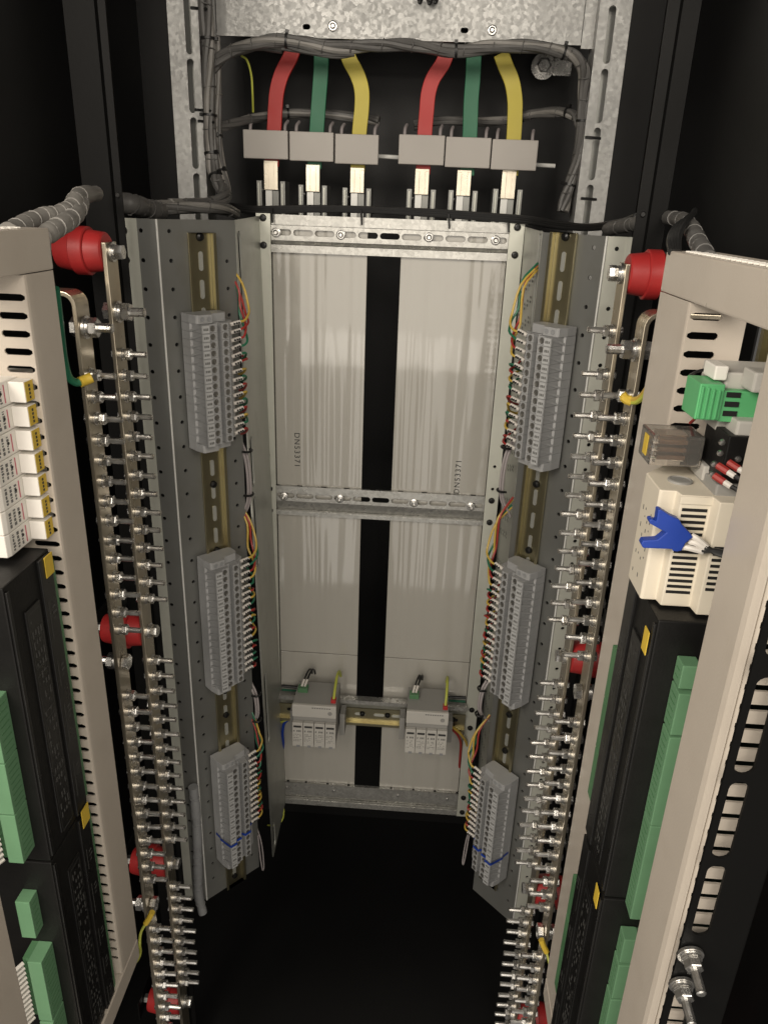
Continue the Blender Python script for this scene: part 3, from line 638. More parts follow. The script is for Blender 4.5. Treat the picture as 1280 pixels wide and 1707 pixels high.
# ================================================================== beige swing frames
def frame_slots(z1, z0, w0, w1, pitch=.0125, tip=True, h=.0046):
    """slots across a flange, local x from the ridge"""
    out = []; z = z1
    while z > z0:
        if tip: out.append([(w0-.0035, z-.0009), (w0, z-.0010), (w0+.003, z-h/2), (w1-.002, z-h/2), (w1-.0006, z-h/4), (w1, z), (w1-.0006, z+h/4), (w1-.002, z+h/2), (w0+.003, z+h/2), (w0, z+.0010), (w0-.0035, z+.0009)])
        else: out.append(rect(w0, w1, z-h/2, z+h/2))
        z -= pitch
    return out
def ladder(name, W, w0, w1, ztop, zbot, zs, h, thick, taper):
    """flange of width W cut by a column of slots from w0 to w1; built as side strips and ribs"""
    mb = MB(); t = thick/2
    mb.box(0, w0, zbot, ztop, -t, t); mb.box(w1, W, zbot, ztop, -t, t)
    edges = [ztop]+[e for z in zs for e in (z+h/2, z-h/2)]+[zbot]
    for a, b in zip(edges[0::2], edges[1::2]):
        c = min(h/2-.0009, .0016) if taper else 0
        ua = 0 if a == ztop else c; ub = 0 if b == zbot else c
        d = .003 if taper else 0.0; e = .0016 if taper else 0.0
        prof = [(w0, b-ub), (w1, b-ub), (w1, a+ua), (w0, a+ua)] if not taper else [(w0, b-ub), (w0+d, b), (w1-e, b), (w1, b-ub), (w1, a+ua), (w1-e, a), (w0+d, a), (w0, a+ua)]
        mb.prism(prof, -t*.96, t*.96, lambda p, q, r_: (p, q, r_))
    return mb.mesh(name)
FRZ1 = ZC-.0235
def swing(s, X, Yfar, Yridge, Yfl, Ynear0, Ynear1, zbot, label):
    sw = thing('swing_frame', (X, Yfar, zbot), label, 'frame', 'beige swing frames')
    def bxs(xa, xb, ya, yb, za, zb_, bev=.0012):
        return MB().box(min(xa, xb), max(xa, xb), min(ya, yb), max(ya, yb), za, zb_).mesh('part', bev)
    ztl = FRZ1-.0285
    # far upright: leg on the aisle side, slotted flange across
    up_ = obj('upright', MB().prism([(X, Yfar), (X, Yridge), (X+s*.0003, Yfl+.002), (X+s*.0010, Yfl), (X+s*.0025, Yfl), (X+s*.0025, Yridge), (X+s*.002, Yridge), (X+s*.002, Yfar)], zbot+.001, ztl-.0006, lambda p, q, t: (p, q, t)).mesh('upright', .0009, 3), 'beige', sw)
    z_first = zrow(496 if s < 0 else 527, X+s*.004, Yfl)
    zt_, zb_ = ztl-ZC-.001, zbot-ZC+.0015; zs = []
    z = z_first-ZC+.0125*2
    while z > zb_+.02:
        if z < zt_-.006: zs.append(z)
        z -= .0125
    obj('slotted_flange', ladder('slotted_flange', .038, .0008, .0215, zt_, zb_, zs, .0048, .0016, True), 'beige', up_, frame((X+s*.0012, Yfl+.0006, ZC), (s, 0, 0), (0, 0, 1), (0, -1, 0)))
    # near upright
    un = obj('upright', MB().prism([(X, Ynear0), (X+s*.002, Ynear0), (X+s*.002, Ynear1+.003), (X+s*.005, Ynear1-.0065), (X+s*.0035, Ynear1-.0085), (X+s*.001, Ynear1-.004), (X, Ynear1)], zbot+.001, ztl-.0006, lambda p, q, t: (p, q, t)).mesh('upright', .0009, 3), 'beige', sw)
    if s > 0:
        zt_, zb_ = ztl-ZC-.001, zbot-ZC+.0015; zs = []
        z = zrow(1081, X+.004, Ynear1-.01)-ZC+.0125*20
        while z > zb_+.02:
            if z < zt_-.006: zs.append(z)
            z -= .0125
        obj('slotted_flange', ladder('slotted_flange', .036, .0016, .033, zt_, zb_, zs, .0042, .0016, False), 'beige', un, frame((X+s*.0045, Ynear1-.0075, ZC), (s, 0, 0), (0, 0, 1), (0, -1, 0)))
    # rails
    for nm, za, zb_ in (('top_rail', ztl, FRZ1), ('bottom_rail', zbot-.002, zbot)):
        if nm == 'bottom_rail': za, zb_ = zbot-.026, zbot
        o = obj(nm, bxs(X-s*.0006, X+s*.036, Yfar-.001 if s > 0 else Yfar, Ynear1-.012, za, zb_), 'beige', sw)
        if nm == 'top_rail':
            rb = MB().box(-.0055, .0055, -.0016, .0016, 0, .0011).mesh('vent_rib', .0004)
            y = Yfar-.03
            while y > Ynear1:
                obj('vent_rib', rb, 'white', o, T(X+s*.009, y, zb_+.0002) @ Matrix.Rotation(R(28)*s, 4, 'Z')); y -= .0085
    return sw
swing(-1, -.219, -.4875, -.522, -.5285, -.680, -.725, ZC-.742, 'beige slotted swing frame holding the row of white breakers')
swing(1, .228, -.4585, -.503, -.527, -.658, -.697, ZC-.788, 'beige slotted swing frame holding the cream power supply')
# black slotted hinge post in front of the beige frame
hp = thing('hinge_post', (.2435, -.716, ZC-.79), 'black slotted hinge post bolted along the beige frame', 'post')
sl = []
# oblong openings
zlist = [(1128, 1290), (1302, 1430), (1441, 1558), (1640, 1760)]
X_, Y_ = .239, -.716
zl = [(zrow(a, X_, Y_)-ZC, zrow(b, X_, Y_)-ZC) for a, b in zlist]
d0 = zl[0][0]-zl[1][0]; zl = [(zl[0][0]+d0*k, zl[0][0]+d0*k-(zl[1][0]-zl[1][1])) for k in (4, 3, 2, 1)]+zl
obj('slotted_face', plate_mesh('slotted_face', rect(.2295, .266, -.80, -.03), [oval(.2388, .5*(a+b), .0105, a-b, 8) for a, b in zl], .002), 'black', hp, frame((0, -.716, ZC), (1, 0, 0), (0, 0, 1), (0, -1, 0)))
obj('side_face', MB().box(.266, .268, -.715, -.60, ZC-.80, ZC-.03), 'black', hp)
for y in (1590, 1640):
    p = onY(1150-(y-1590)*.3, y, -.7172); Mx = frame(p, (0, -1, 0), (1, 0, 0), (0, 0, 1)) @ Matrix.Rotation(R(8), 4, 'Y')
    b = obj('hinge_bolt', thread(MB().lathe([(0, .0078), (.0018, .0078)], 20, 'X').lathe([(.002, .0062), (.0042, .0062)], 14, 'X'), .004, .024, .003), 'steel', hp, Mx)
    obj('nut', hexm(.0044, .010, .0056), 'steel', b, Mx)
# ================================================================== devices on the breaker frame
railx = thing('device_rail', (-.292, -.52, ZC-.3), 'brassy rail behind the white breakers', 'rail')
obj('channel', MB().box(-.295, -.2935, -.56, -.525, ZC-.74, ZC-.055), 'gold', railx)
mz0 = zrow(634, -.226, -.542); mpitch = .01775
MP = [(-.542, -.224), (-.529, -.224), (-.5285, -.236), (-.502, -.237), (-.502, -.29), (-.574, -.29), (-.574, -.2375), (-.570, -.236), (-.542, -.236)]
MP2 = [(-.502, -.237), (-.502, -.29), (-.574, -.29), (-.574, -.2375), (-.570, -.236), (-.5285, -.236)]
MP3 = [(-.542, -.224), (-.529, -.224), (-.529, -.2358), (-.542, -.2358)]
mcb = MB().prism(MP2, -.0086, .0086, lambda p, q, t: (q, p, t)).mesh('housing', .0007)
nose = MB().prism(MP3, -.0072, .0076, lambda p, q, t: (q, p, t)).mesh('nose', .0006)
lab = MB().box(-.2242, -.2238, -.541, -.5298, -.0068, .0072).mesh('label_tape')
lpr = MB()
for k in range(4): lpr.box(-.2238, -.2236, -.5365, -.5345, -.0052+.0028*k, -.0034+.0028*k)
lpr = lpr.mesh('print')
for k in range(7):
    z = mz0-mpitch*(k+.5)
    words = ('topmost', 'second', 'third', 'fourth', 'fifth', 'sixth', 'lowest')[k]
    t = thing('circuit_breaker', (-.29, -.538, z), 'white narrow breaker with yellow label, %s of its stack of seven' % words, 'breaker', 'stack of white breakers')
    Mx = T(0, 0, z)
    obj('housing', mcb, 'white', t, Mx); obj('nose', nose, 'white', t, Mx); l = obj('label_tape', lab, 'yelllabel', t, Mx); obj('print', lpr, 'printblk', l, Mx)
    g = MB()
    for c in range(3):
        zz = -.006
        while zz < .006:
            l_ = random.uniform(.0008, .0025); g.box(-.2362, -.2357, -.5665+.0062*c, -.5650+.0062*c+random.uniform(0, .0015), zz, min(zz+l_, .0065)); zz += l_+.0009
    obj('print', g, 'print', t, Mx)
    obj('print', MB().box(-.2362, -.2357, -.5480, -.5470, -.0065, .0065), 'printred', t, Mx)
    obj('pin', MB().lathe([(0, .0012), (.0007, .001)], 8, 'X', (-.236, -.5525, .001)), 'hole', t, Mx)
sidegrp = 'black controller modules'
def module(s, Xf, Yfar, Ynear, z1, z0, label, tabrow=None):
    t = thing('controller_module', (Xf, Ynear, z0), label, 'controller', sidegrp)
    X1 = Xf+s*.062
    obj('housing', MB().box(min(Xf, X1), max(Xf, X1), Ynear, Yfar, z0, z1).mesh('housing', .0012), 'blackplastic', t)
    h = Yfar-Ynear
    # raised cover strips and ribs on the aisle face
    xo = Xf-s*.0012
    def strip(a, b, zt_, zb_, d, nm, m): obj(nm, MB().box(min(Xf+s*.0002, Xf-s*d), max(Xf+s*.0002, Xf-s*d), Ynear+h*a, Ynear+h*b, zb_, zt_).mesh(nm, .0005), m, t)
    strip(.02, .07, z1-.004, z0+.004, .0016, 'ridge', 'blackgloss')
    strip(.30, .62, z1-.03, z0+.01, .0014, 'cover', 'blackgloss')
    strip(.70, .97, z1-.002, z0+.002, .0022, 'cover', 'blackgloss')
    g = MB()
    z = z1-.04
    while z > z0+.02:
        for c in (.36, .42, .48, .54):
            if random.random() < .7:
                l = random.uniform(.002, .007); g.add([(Xf-s*.00155, Ynear+h*c, z), (Xf-s*.00155, Ynear+h*(c+.028), z), (Xf-s*.00155, Ynear+h*(c+.028), z-l), (Xf-s*.00155, Ynear+h*c, z-l)], [(0, 1, 2, 3)])
        z -= .009
    zf_ = z1-.034
    while zf_ > z0+.05:
        hh = random.uniform(.03, .055)
        for (ya, yb_, za_, zb2) in ((.33, .335, zf_, zf_-hh), (.585, .59, zf_, zf_-hh), (.33, .59, zf_, zf_-.0006), (.33, .59, zf_-hh+.0006, zf_-hh), (.76, .775, zf_-.004, zf_-hh*.8), (.83, .90, zf_-.01, zf_-.0118), (.83, .92, zf_-.015, zf_-.0166), (.83, .88, zf_-.02, zf_-.0214)):
            xx_ = Xf-s*(.00156 if ya < .7 else .0024)
            g.add([(xx_, Ynear+h*ya, za_), (xx_, Ynear+h*yb_, za_), (xx_, Ynear+h*yb_, zb2), (xx_, Ynear+h*ya, zb2)], [(0, 1, 2, 3)])
        zf_ -= hh+.006
    obj('print', g, 'printdim', t)
    # green circuit board edge on the far side
    if s < 0: obj('board_edge', MB().box(min(Xf+s*.0, Xf+s*.03), max(Xf+s*.0, Xf+s*.03), Yfar+.0006, Yfar+.0056, z0+.004, z1-.012).mesh('board_edge', .0004), 'pcb', t)
    else:
        za, zb_ = (zrow(1081, Xf, Yfar+.01), zrow(1330, Xf, Yfar+.01)) if z1 > ZC-.45 else (zrow(1466, Xf, Yfar+.01), zrow(1650, Xf, Yfar+.01))
        for i in range(3):
            a, b = za+(zb_-za)*i/3, za+(zb_-za)*(i+1)/3
            obj('side_plug', MB().box(Xf, Xf+.02, Yfar+.0006, Yfar+.0165, b+.0004, a-.0004).mesh('side_plug', .0008), 'pcb', t)
    if tabrow is not None:
        obj('label_tape', MB().box(min(Xf-s*.0024, Xf-s*.0030), max(Xf-s*.0024, Xf-s*.0030), Ynear+h*tabrow[0], Ynear+h*tabrow[1], z1-tabrow[2]-.017, z1-tabrow[2]), 'yelllabel', t)
    return t
zA1 = mz0-mpitch*7-.004
zsplit = zrow(1438, -.222, -.611)
module(-1, -.222, -.545, -.611, zA1, zsplit+.001, 'black controller module directly under the white breakers', (.80, .98, .002))
module(-1, -.222, -.545, -.611, zsplit-.001, ZC-.765, 'black controller module below the one under the white breakers', (.80, .98, .002) if False else None)
obj_tab = obj('label_tape', MB().box(-.2185, -.2179, -.562, -.549, zrow(1372, -.2185, -.555), zrow(1345, -.2185, -.555)), 'yelllabel'); tag(obj_tab, 'small yellow label at the foot of the upper black controller beside white slots', 'label')
# ---- pluggable green connectors
def plug(s, Xf, Ya, Yb, z1, z0, label, m='greenplug', depth=.012, wires=True, grp='green plug connectors', nw=None, wl=''):
    t = thing('plug_connector', (Xf, Yb, z0), label, 'connector', grp)
    X1 = Xf+s*depth
    obj('body', MB().box(min(Xf, X1), max(Xf, X1), Yb, Ya, z0, z1).mesh('body', .0007), m, t)
    g = MB(); k = max(2, int((z1-z0)/.0052)); ph = (z1-z0)/k
    for i in range(k-1):
        z = z1-ph*(i+1); g.box(min(Xf-s*.0003, Xf+s*.001), max(Xf-s*.0003, Xf+s*.001), Yb+.003, Ya-.003, z-.00035, z+.00035)
    obj('rib', g, 'pcb', t)['kind'] = 'stuff'
    if wires:
        for i in range(k):
            z = z1-ph*(i+.5); yb = Yb
            xb = Xf+s*(depth+.004)
            w_ = thing('plug_wire', (xb, Yb, z), '%s wire with white ferrule sleeve in the %s' % (('red', 'dark')[i % 2], wl), 'wire', '%s wires in the %s' % (('red', 'dark')[i % 2], wl))
            obj('sleeve', MB().tube([(xb, Yb+.001, z), (xb+s*.006, Yb-.008, z-.002)], .0018, 7), 'sleeve', w_)
            obj('insulation', MB().tube([(xb+s*.005, Yb-.007, z-.0018), (xb+s*.014, Yb-.018, z-.007), (xb+s*.03, Yb-.02, z-.012)], .0013, 6), 'wred' if i % 2 == 0 else 'wblack', w_)
        obj('clamp_row', MB().box(min(X1, X1+s*.006), max(X1, X1+s*.006), Yb+.004, Ya, z0+.001, z1-.001), 'pcb', t)
    return t
rowsL = [(1120, 1205), (1207, 1283), (1286, 1345), (1347, 1456)]
rowsL = [(1152, 1247), (1250, 1330), (1332, 1410)]
wlab = ('top', 'second', 'third')
def zq(y): return zrow(y, -.233, -.612)
plug(-1, -.2325, -.611, -.629, zq(1153), zq(1248), 'tall green plug connector, top of three on the upper black controller', wl='top green plug of the breaker frame')
plug(-1, -.2325, -.611, -.629, zq(1250), zq(1332), 'tall green plug connector, middle of three on the upper black controller', wl='middle green plug of the breaker frame')
plug(-1, -.2325, -.611, -.629, zq(1334), zq(1412), 'tall green plug connector, lowest of three on the upper black controller', wl='third green plug of the breaker frame')
plug(-1, -.2380, -.611, -.624, zq(1486), zq(1545), 'small green plug connector between two taller plugs on the lower black controller', wires=False)
plug(-1, -.2330, -.611, -.631, zq(1572), zq(1668), 'tall green plug connector at the foot of the lower black controller', wl='foot green plug of the breaker frame')
plug(-1, -.2330, -.611, -.631, zq(1671), zq(1760), 'green plug connector at the very bottom of the lower black controller', wires=False)
# ================================================================== devices on the power supply frame
rr_ = thing('device_rail', (.29, -.50, ZC-.4), 'brassy rail above the bright green connector', 'rail')
obj('channel', MB().prism([(0, -.0175), (0, -.0135), (.006, -.0135), (.006, .0135), (0, .0135), (0, .0175), (-.0012, .0175), (-.0012, .0125), (.0048, .0125), (.0048, -.0125), (-.0012, -.0125), (-.0012, -.0175)], ZC-.74, ZC-.056, lambda p, q, t: (.290+p, -.519+q, t)), 'gold', rr_)
# rail mounted grey terminals with bright green connector
zg = lambda y, X=.235, Y=-.585: zrow(y, X, Y)
t = thing('rail_terminal', (.27, -.57, zg(725)), 'pale grey rail terminal body behind the bright green connector', 'terminal')
obj('housing', MB().box(.2415, .285, -.578, -.535, zg(722), zg(612, .255, -.56)).mesh('housing', .0015), 'spd', t)
obj('top_shell', MB().box(.2505, .285, -.597, -.5785, zg(656, .26, -.597), zg(622, .26, -.597)).mesh('top_shell', .0015), 'spd', t)
obj('foot_shell', MB().box(.2465, .285, -.597, -.5785, zg(728, .25, -.597), zg(702, .25, -.597)).mesh('foot_shell', .0015), 'spd', t)
obj('latch', MB().box(.2335, .2415, -.580, -.560, zg(634, .237, -.58), zg(610, .237, -.58)).mesh('latch', .001), 'white', t)
t = thing('plug_connector', (.235, -.59, zg(700)), 'bright green three way connector on the pale grey rail terminal', 'connector', 'green plug connectors')
gz1, gz0 = zg(640, .23, -.588), zg(700, .23, -.588)
obj('body', MB().box(.2235, .2385, -.588, -.562, gz0, gz1).mesh('body', .0008), 'greenplug2', t)
for k in range(4): obj('rib', MB().box(.2245+.0034*k, .2258+.0034*k, -.5895, -.5878, gz0+.001, gz1-.0015-.0006*k).mesh('rib', .0003), 'greenplug2', t)
obj('socket', MB().box(.2387, .2610, -.5865, -.5785, gz0-.001, gz1-.004).mesh('socket', .0006), 'greenplug2', t)
for k in range(3):
    z = gz0+(gz1-gz0)*(.20+.26*k); obj('opening', MB().box(.2405, .2490, -.5871, -.5862, z-.0016, z+.0016), 'hole', t)
# clear relay
ry1, ry0 = zrow(726, .215, -.575), zrow(777, .215, -.575)
t = thing('relay', (.22, -.56, ry0), 'small clear cased relay with brown contacts above the cream power supply', 'relay')
obj('clear_case', MB().box(.2050, .2380, -.5755, -.547, ry0, ry1).mesh('clear_case', .0015), 'clear', t)
for k in range(3):
    z = ry0+.0035+.0052*k; obj('contact', MB().box(.2105, .2285, -.570, -.556, z, z+.0030).mesh('contact', .0004), 'relay', t)
for k in range(4):
    z = ry0+.003+.0045*k; obj('pin', MB().lathe([(0, .0009), (-.002, .0009), (-.0028, .0004)], 8, 'Y', (.2085, -.5705, z)), 'steel', t)
obj('coil', MB().box(.2300, .2365, -.571, -.551, ry0+.001, ry1-.003), 'blackplastic', t)
obj('base', MB().box(.2385, .252, -.580, -.547, ry0-.007, ry0+.003).mesh('base', .001), 'spd', t)
obj('label_tape', MB().box(.2045, .2049, -.5665, -.558, ry0+.004, ry1-.003), 'yelllabel', t)
# black contactor block with red ferrules
cz1, cz0 = zrow(728, .25, -.60), zrow(806, .25, -.60)
t = thing('fuse_block', (.26, -.59, cz0), 'black screw block with red ferrules beside the clear relay', 'terminal')
obj('housing', MB().box(.2420, .283, -.600, -.560, cz0, cz1).mesh('housing', .001), 'blackplastic', t)
obj('base', MB().box(.2400, .283, -.602, -.560, cz0-.014, cz0-.0004).mesh('base', .0012), 'spdd', t)
for (x, y) in ((1203, 737), (1200, 755), (1230, 765), (1190, 773), (1186, 790), (1228, 782)):
    p = onY(x, y, -.6006); obj('screw', MB().lathe([(.0, .0021), (-.0014, .0017), (-.0016, .0004)], 8, 'Y'), 'steel', t, T(*p))
for (x, y) in ((1203, 780), (1197, 797), (1221, 775)):
    p = onY(x, y, -.603); q_ = onY(x+26, y+17, -.612)
    wv = thing('ferruled_wire', p, 'wire with red ferrule and white sleeve in the black screw block', 'wire', 'red ferruled wires of the screw block')
    d = (q_-p)
    obj('ferrule', MB().tube([p-d*.25, p+d*.42], .0023, 8), 'wred', wv); obj('sleeve', MB().tube([p+d*.38, p+d*.85], .0019, 8), 'sleeve', wv); obj('insulation', MB().tube([p+d*.8, p+d*1.4, p+d*1.9+Vector((0, 0, -.004))], .0014, 7), 'wblack', wv)
# cream power supply: stair shaped front
pz1 = zrow(788, .208, -.564); pz0 = zrow(998, .208, -.5965)
t = thing('power_supply', (.25, -.58, pz0), 'cream vented power supply with stepped front under the clear relay', 'power supply')
PP = [(.208, -.564), (.208, -.596), (.2092, -.5972), (.2182, -.5972), (.2194, -.6044), (.2381, -.6044), (.2393, -.6142), (.290, -.6142), (.290, -.545), (.225, -.545)]
vent = [rect(.2215, .2355, z-.0010, z+.0010) for z in [0]]
obj('housing', MB().prism(PP, pz0, pz1, lambda p, q, t_: (p, q, t_)).mesh('housing', .0008), 'cream', t)
k = 0
for i in range(15):
    z = pz1-.0095-i*(pz1-pz0-.018)/14.5
    obj('vent_slot', MB().box(.2210, .2365, -.60475, -.6042, z-.0010, z+.0010), 'hole', t)
    if 5 < i < 14: obj('vent_slot', MB().box(.2415, .2480, -.61455, -.6140, z-.0010+.004, z+.0010+.004), 'hole', t)
obj('rim', MB().box(.2188, .2388, -.6055, -.6047, pz1-.0055, pz1-.0005).mesh('rim', .0003), 'cream', t)
obj('cap', MB().lathe([(0, .008), (.0012, .0078), (.0016, .0065), (.0010, .006)], 20, 'Z', (.226, -.578, pz1)), 'spdd', t)
g = MB()
for c in range(4):
    z = pz1-.02
    while z > pz0+.01:
        l = random.uniform(.001, .004)
        if random.random() < .55: g.add([(.20795, -.570-.006*c, z), (.20795, -.5716-.006*c, z), (.20795, -.5716-.006*c, z-l), (.20795, -.570-.006*c, z-l)], [(0, 1, 2, 3)])
        z -= l+.004
obj('print', g, 'print', t)
# flat blue forked plug on the supply
fk = [(410, 634), (430, 632), (500, 678), (562, 706), (577, 738), (640, 803), (657, 828), (604, 872), (577, 924), (545, 932), (514, 928), (508, 914), (302, 906), (288, 878), (302, 852), (405, 846), (466, 797), (350, 732), (344, 708), (364, 699), (398, 714)]
fo = thing('fork_plug', onY(1140, 890, -.612), 'flat blue forked plug sticking out over the vents of the cream supply', 'plug')
pf = [onY(1000+.2343*a, 700+.2343*b, -.6135) for a, b in fk]
obj('fork', MB().prism([(p.x, p.z) for p in pf], -.6150, -.6085, lambda p, q, t: (p, t, q)).mesh('fork', .0014), 'wblue', fo)
for i, (a, b, c) in enumerate((((1138, 912), (1150, 914), (1172, 920)), ((1149, 903), (1160, 906), (1176, 916)), ((1153, 893), (1163, 899), (1178, 912)))):
    wv = thing('sleeved_lead', onY(*a, -.612), 'white sleeved black lead leaving the blue forked plug', 'wire', 'leads of the blue forked plug')
    obj('sleeve', MB().tube([onY(*a, -.612), onY(*b, -.6145), onY(*c, -.6165)], .0019, 8), 'sleeve', wv)
    obj('insulation', MB().tube([onY(c[0]-3, c[1]-1, -.6165), onY(1194, 918+2*i, -.619), onY(1222, 928+2*i, -.628), onY(1260, 950, -.66)], .0017, 7), 'wblack', wv)
# black modules on that side
zm1 = pz0-.002
zsp = zrow(1497, .214, -.621)
module(1, .214, -.553, -.621, zm1, zsp+.001, 'black controller module directly under the cream power supply', (.06, .2, .012))
module(1, .214, -.553, -.621, zsp-.001, ZC-.80, 'black controller module below the one under the cream power supply', (.06, .2, -.001))
def zk(y): return zrow(y, .232, -.63)
plug(1, .2300, -.6215, -.634, zk(1105), zk(1143), 'short green plug connector, topmost on the controller below the cream power supply', wires=False)
plug(1, .2300, -.6215, -.637, zk(1147), zk(1215), 'green plug connector, second from top on the controller below the cream power supply', wires=False)
plug(1, .2300, -.6215, -.637, zk(1219), zk(1365), 'long green plug connector, third from top below the cream power supply', wires=False)
plug(1, .2300, -.6215, -.637, zk(1366), zk(1520), 'long green plug connector, fourth from top below the cream power supply', wires=False)
plug(1, .2305, -.6215, -.634, zk(1560), zk(1598), 'short green plug connector with red wire on the lowest controller', wl='short green plug of the supply frame')
plug(1, .2300, -.6215, -.635, zk(1601), zk(1655), 'green plug connector, middle one on the lowest controller', wl='middle green plug of the supply frame')
plug(1, .2295, -.6215, -.635, zk(1658), zk(1760), 'long green plug connector at the foot of the lowest controller', wl='foot green plug of the supply frame')
# thin wires inside the power supply frame
for i, (c, lb) in enumerate((('wblack', 'black'), ('wgrey', 'grey'), ('wred', 'red'))):
    pxtube('thin_wire', [(1150, 625+i*40, -.54), (1165, 618+i*38, -.552), (1185, 616+i*40, -.56), (1200, 622+i*40, -.566)], .0010, c, 'thin %s wire passing a frame slot near the bright green connector' % lb)
# ================================================================== earth wires on the bus bars
p = onX(128, 640, -.246)
def ptube(name, pts, r, m, label, grp=None, rfn=None):
    return tag(obj(name, MB().tube(pts, r, 9, 6, rfn), m), label, 'wire', grp)
e = thing('earth_wire', onY(150, 632, -.420), 'thick green earth wire with yellow crimp on the bus bar by the breakers', 'wire')
obj('insulation', MB().tube([onY(92, 480, -.470), onY(98, 530, -.460), onY(105, 590, -.445), (onY(113, 625, -.436)), onY(125, 637, -.430), onY(136, 636, -.426)], .0034, 9), 'wgreen', e)
obj('crimp', MB().tube([onY(133, 637, -.428), onY(143, 633, -.4235), onY(153, 629, -.4205)], .0046, 10), 'yelllabel', e)
for i in range(2):
    e = thing('earth_wire', onY(1040, 662+6*i, -.420), 'yellow green earth wire curling from the bent bus bar to the supply frame', 'wire', 'twin earth wires at the supply frame')
    obj('insulation', MB().tube([onY(1050, 666+4*i, -.420), onY(1064, 664+4*i, -.428), onY(1078, 648+5*i, -.44), onY(1088, 620+8*i, -.452)], .0024, 8), 'wyg' if i else 'wyellow', e)
    obj('crimp', MB().tube([onY(1037, 657+4*i, -.4185), onY(1044, 664+3*i, -.4195), onY(1052, 666+4*i, -.4205)], .0034, 9), 'yelllabel', e)
e = thing('earth_wire', onY(250, 1530, -.42), 'thin yellow green earth wire drooping from the lower bus bar bolt to the breaker frame', 'wire')
obj('crimp', MB().tube([onY(254, 1521, -.420), onY(249, 1531, -.421), onY(243, 1540, -.422)], .0034, 9), 'yelllabel', e)
obj('insulation', MB().tube([onY(244, 1539, -.422), onY(235, 1555, -.428), (onY(233, 1575, -.435)), onY(234, 1590, -.445), onY(226, 1605, -.46), onY(214, 1606, -.48)], .0016, 8), 'wyg', e)
e = thing('earth_wire', onY(905, 1570, -.42), 'thin earth wire with orange crimp on the lower bus bar by the supply frame', 'wire')
obj('crimp', MB().tube([onY(902, 1567, -.420), onY(906, 1578, -.422), onY(911, 1588, -.424)], .0034, 9), 'yelllabel', e)
obj('insulation', MB().tube([onY(910, 1586, -.424), onY(914, 1600, -.43), onY(918, 1620, -.44), onY(924, 1640, -.46)], .0014, 8), 'wyg', e)
# ================================================================== upper section: slotted uprights and crosspiece
for s, a0, a1 in ((-1, -17.6, -15.7), (1, 11.72, 9.75)):
    Y = .03; X0, X1 = azX(a0, Y), azX(a1, Y); lo, hi = min(X0, X1), max(X0, X1)
    su = thing('slotted_upright', (X0, Y, ZC-.02), 'galvanised upright with a row of long slots '+('carrying the thick cable loom' if s < 0 else 'near the bare bolt'), 'upright', 'galvanised slotted uprights')
    sx = azX(-16.35, Y) if s < 0 else azX(10.55, Y)
    rows = [(-20, 90), (97, 188), (195, 281), (288, 370)] if s < 0 else [(8, 106), (114, 205), (212, 300), (307, 395)]
    hs = []
    for a, b in rows:
        za, zb_ = zrow(a, sx, Y), zrow(b, sx, Y); hs.append(oval(sx, .5*(za+zb_)-ZC, .0088, za-zb_, 8))
    if s > 0:
        za = zrow(0, sx, Y); hs.append(oval(sx, za-ZC+.05, .0088, .10, 8))
    obj('slotted_face', plate_mesh('slotted_face', rect(lo, hi, -.10, .45), hs, .002), 'galv', su, frame((0, Y, ZC), (1, 0, 0), (0, 0, 1), (0, -1, 0)))
    xi = hi if s < 0 else lo
    obj('side_face', MB().box(min(xi, xi-s*.0018*-1), max(xi, xi+s*.0018), Y+.001, Y+.04, ZC-.10, ZC+.45), 'galv', su)
    obj('back_liner', MB().box(lo+.002, hi-.002, Y+.016, Y+.018, ZC-.10, ZC+.45), 'sheet', su)
CY = .055
cx0, cx1 = onY(355, 66, CY).x, onY(976, 70, CY).x
zc0 = onY(640, 66, CY).z
cr = thing('crosspiece', (0, CY, zc0), 'wide galvanised crosspiece spanning between the slotted uprights', 'crosspiece')
hs = []
for x, y in ((511, 44), (774, 50)):
    p = onY(x, y, CY); hs.append(oval(p.x, p.z-ZC, .010, .006))
obj('web', plate_mesh('web', rect(cx0+.006, cx1-.006, zc0-ZC, zc0-ZC+.2), hs, .002), 'galv', cr, frame((0, CY, ZC), (1, 0, 0), (0, 0, 1), (0, -1, 0)))
obj('lower_lip', MB().box(cx0+.006, cx1-.006, CY-.004, CY-.0012, zc0-.0005, zc0+.0022), 'galv', cr)
for x0_ in (cx0-.012, cx1-.006): obj('end_flange', MB().box(x0_, x0_+.0175, CY-.006, CY-.004, zc0-.0045, zc0+.2), 'galv', cr)
for x, y in ((555, 43), (820, 50)):
    p = onY(x, y, CY); obj('fixing_screw', ovscrew, 'steel', cr, T(p.x, CY-.0011, p.z))
p = onY(905, 110, .20)
t = thing('anchor_bolt', p, 'bare washer and bolt with clip on the black back beside the loom', 'bolt')
obj('washer', MB().lathe([(0, .017), (-.003, .017)], 24, 'Y'), 'steel', t, T(p.x, .2, p.z)); obj('head', MB().lathe([(-.003, .010), (-.012, .010), (-.013, .008)], 6, 'Y', smooth=False), 'steel', t, T(p.x, .2, p.z))
obj('clip', MB().box(.014, .040, -.006, -.002, -.012, .012).mesh('clip', .002), 'steel', t, T(p.x, .2, p.z))
obj('stem', MB().lathe([(0, .004), (BACK-.2, .004)], 10, 'Y'), 'steel', t, T(p.x, .2, p.z))
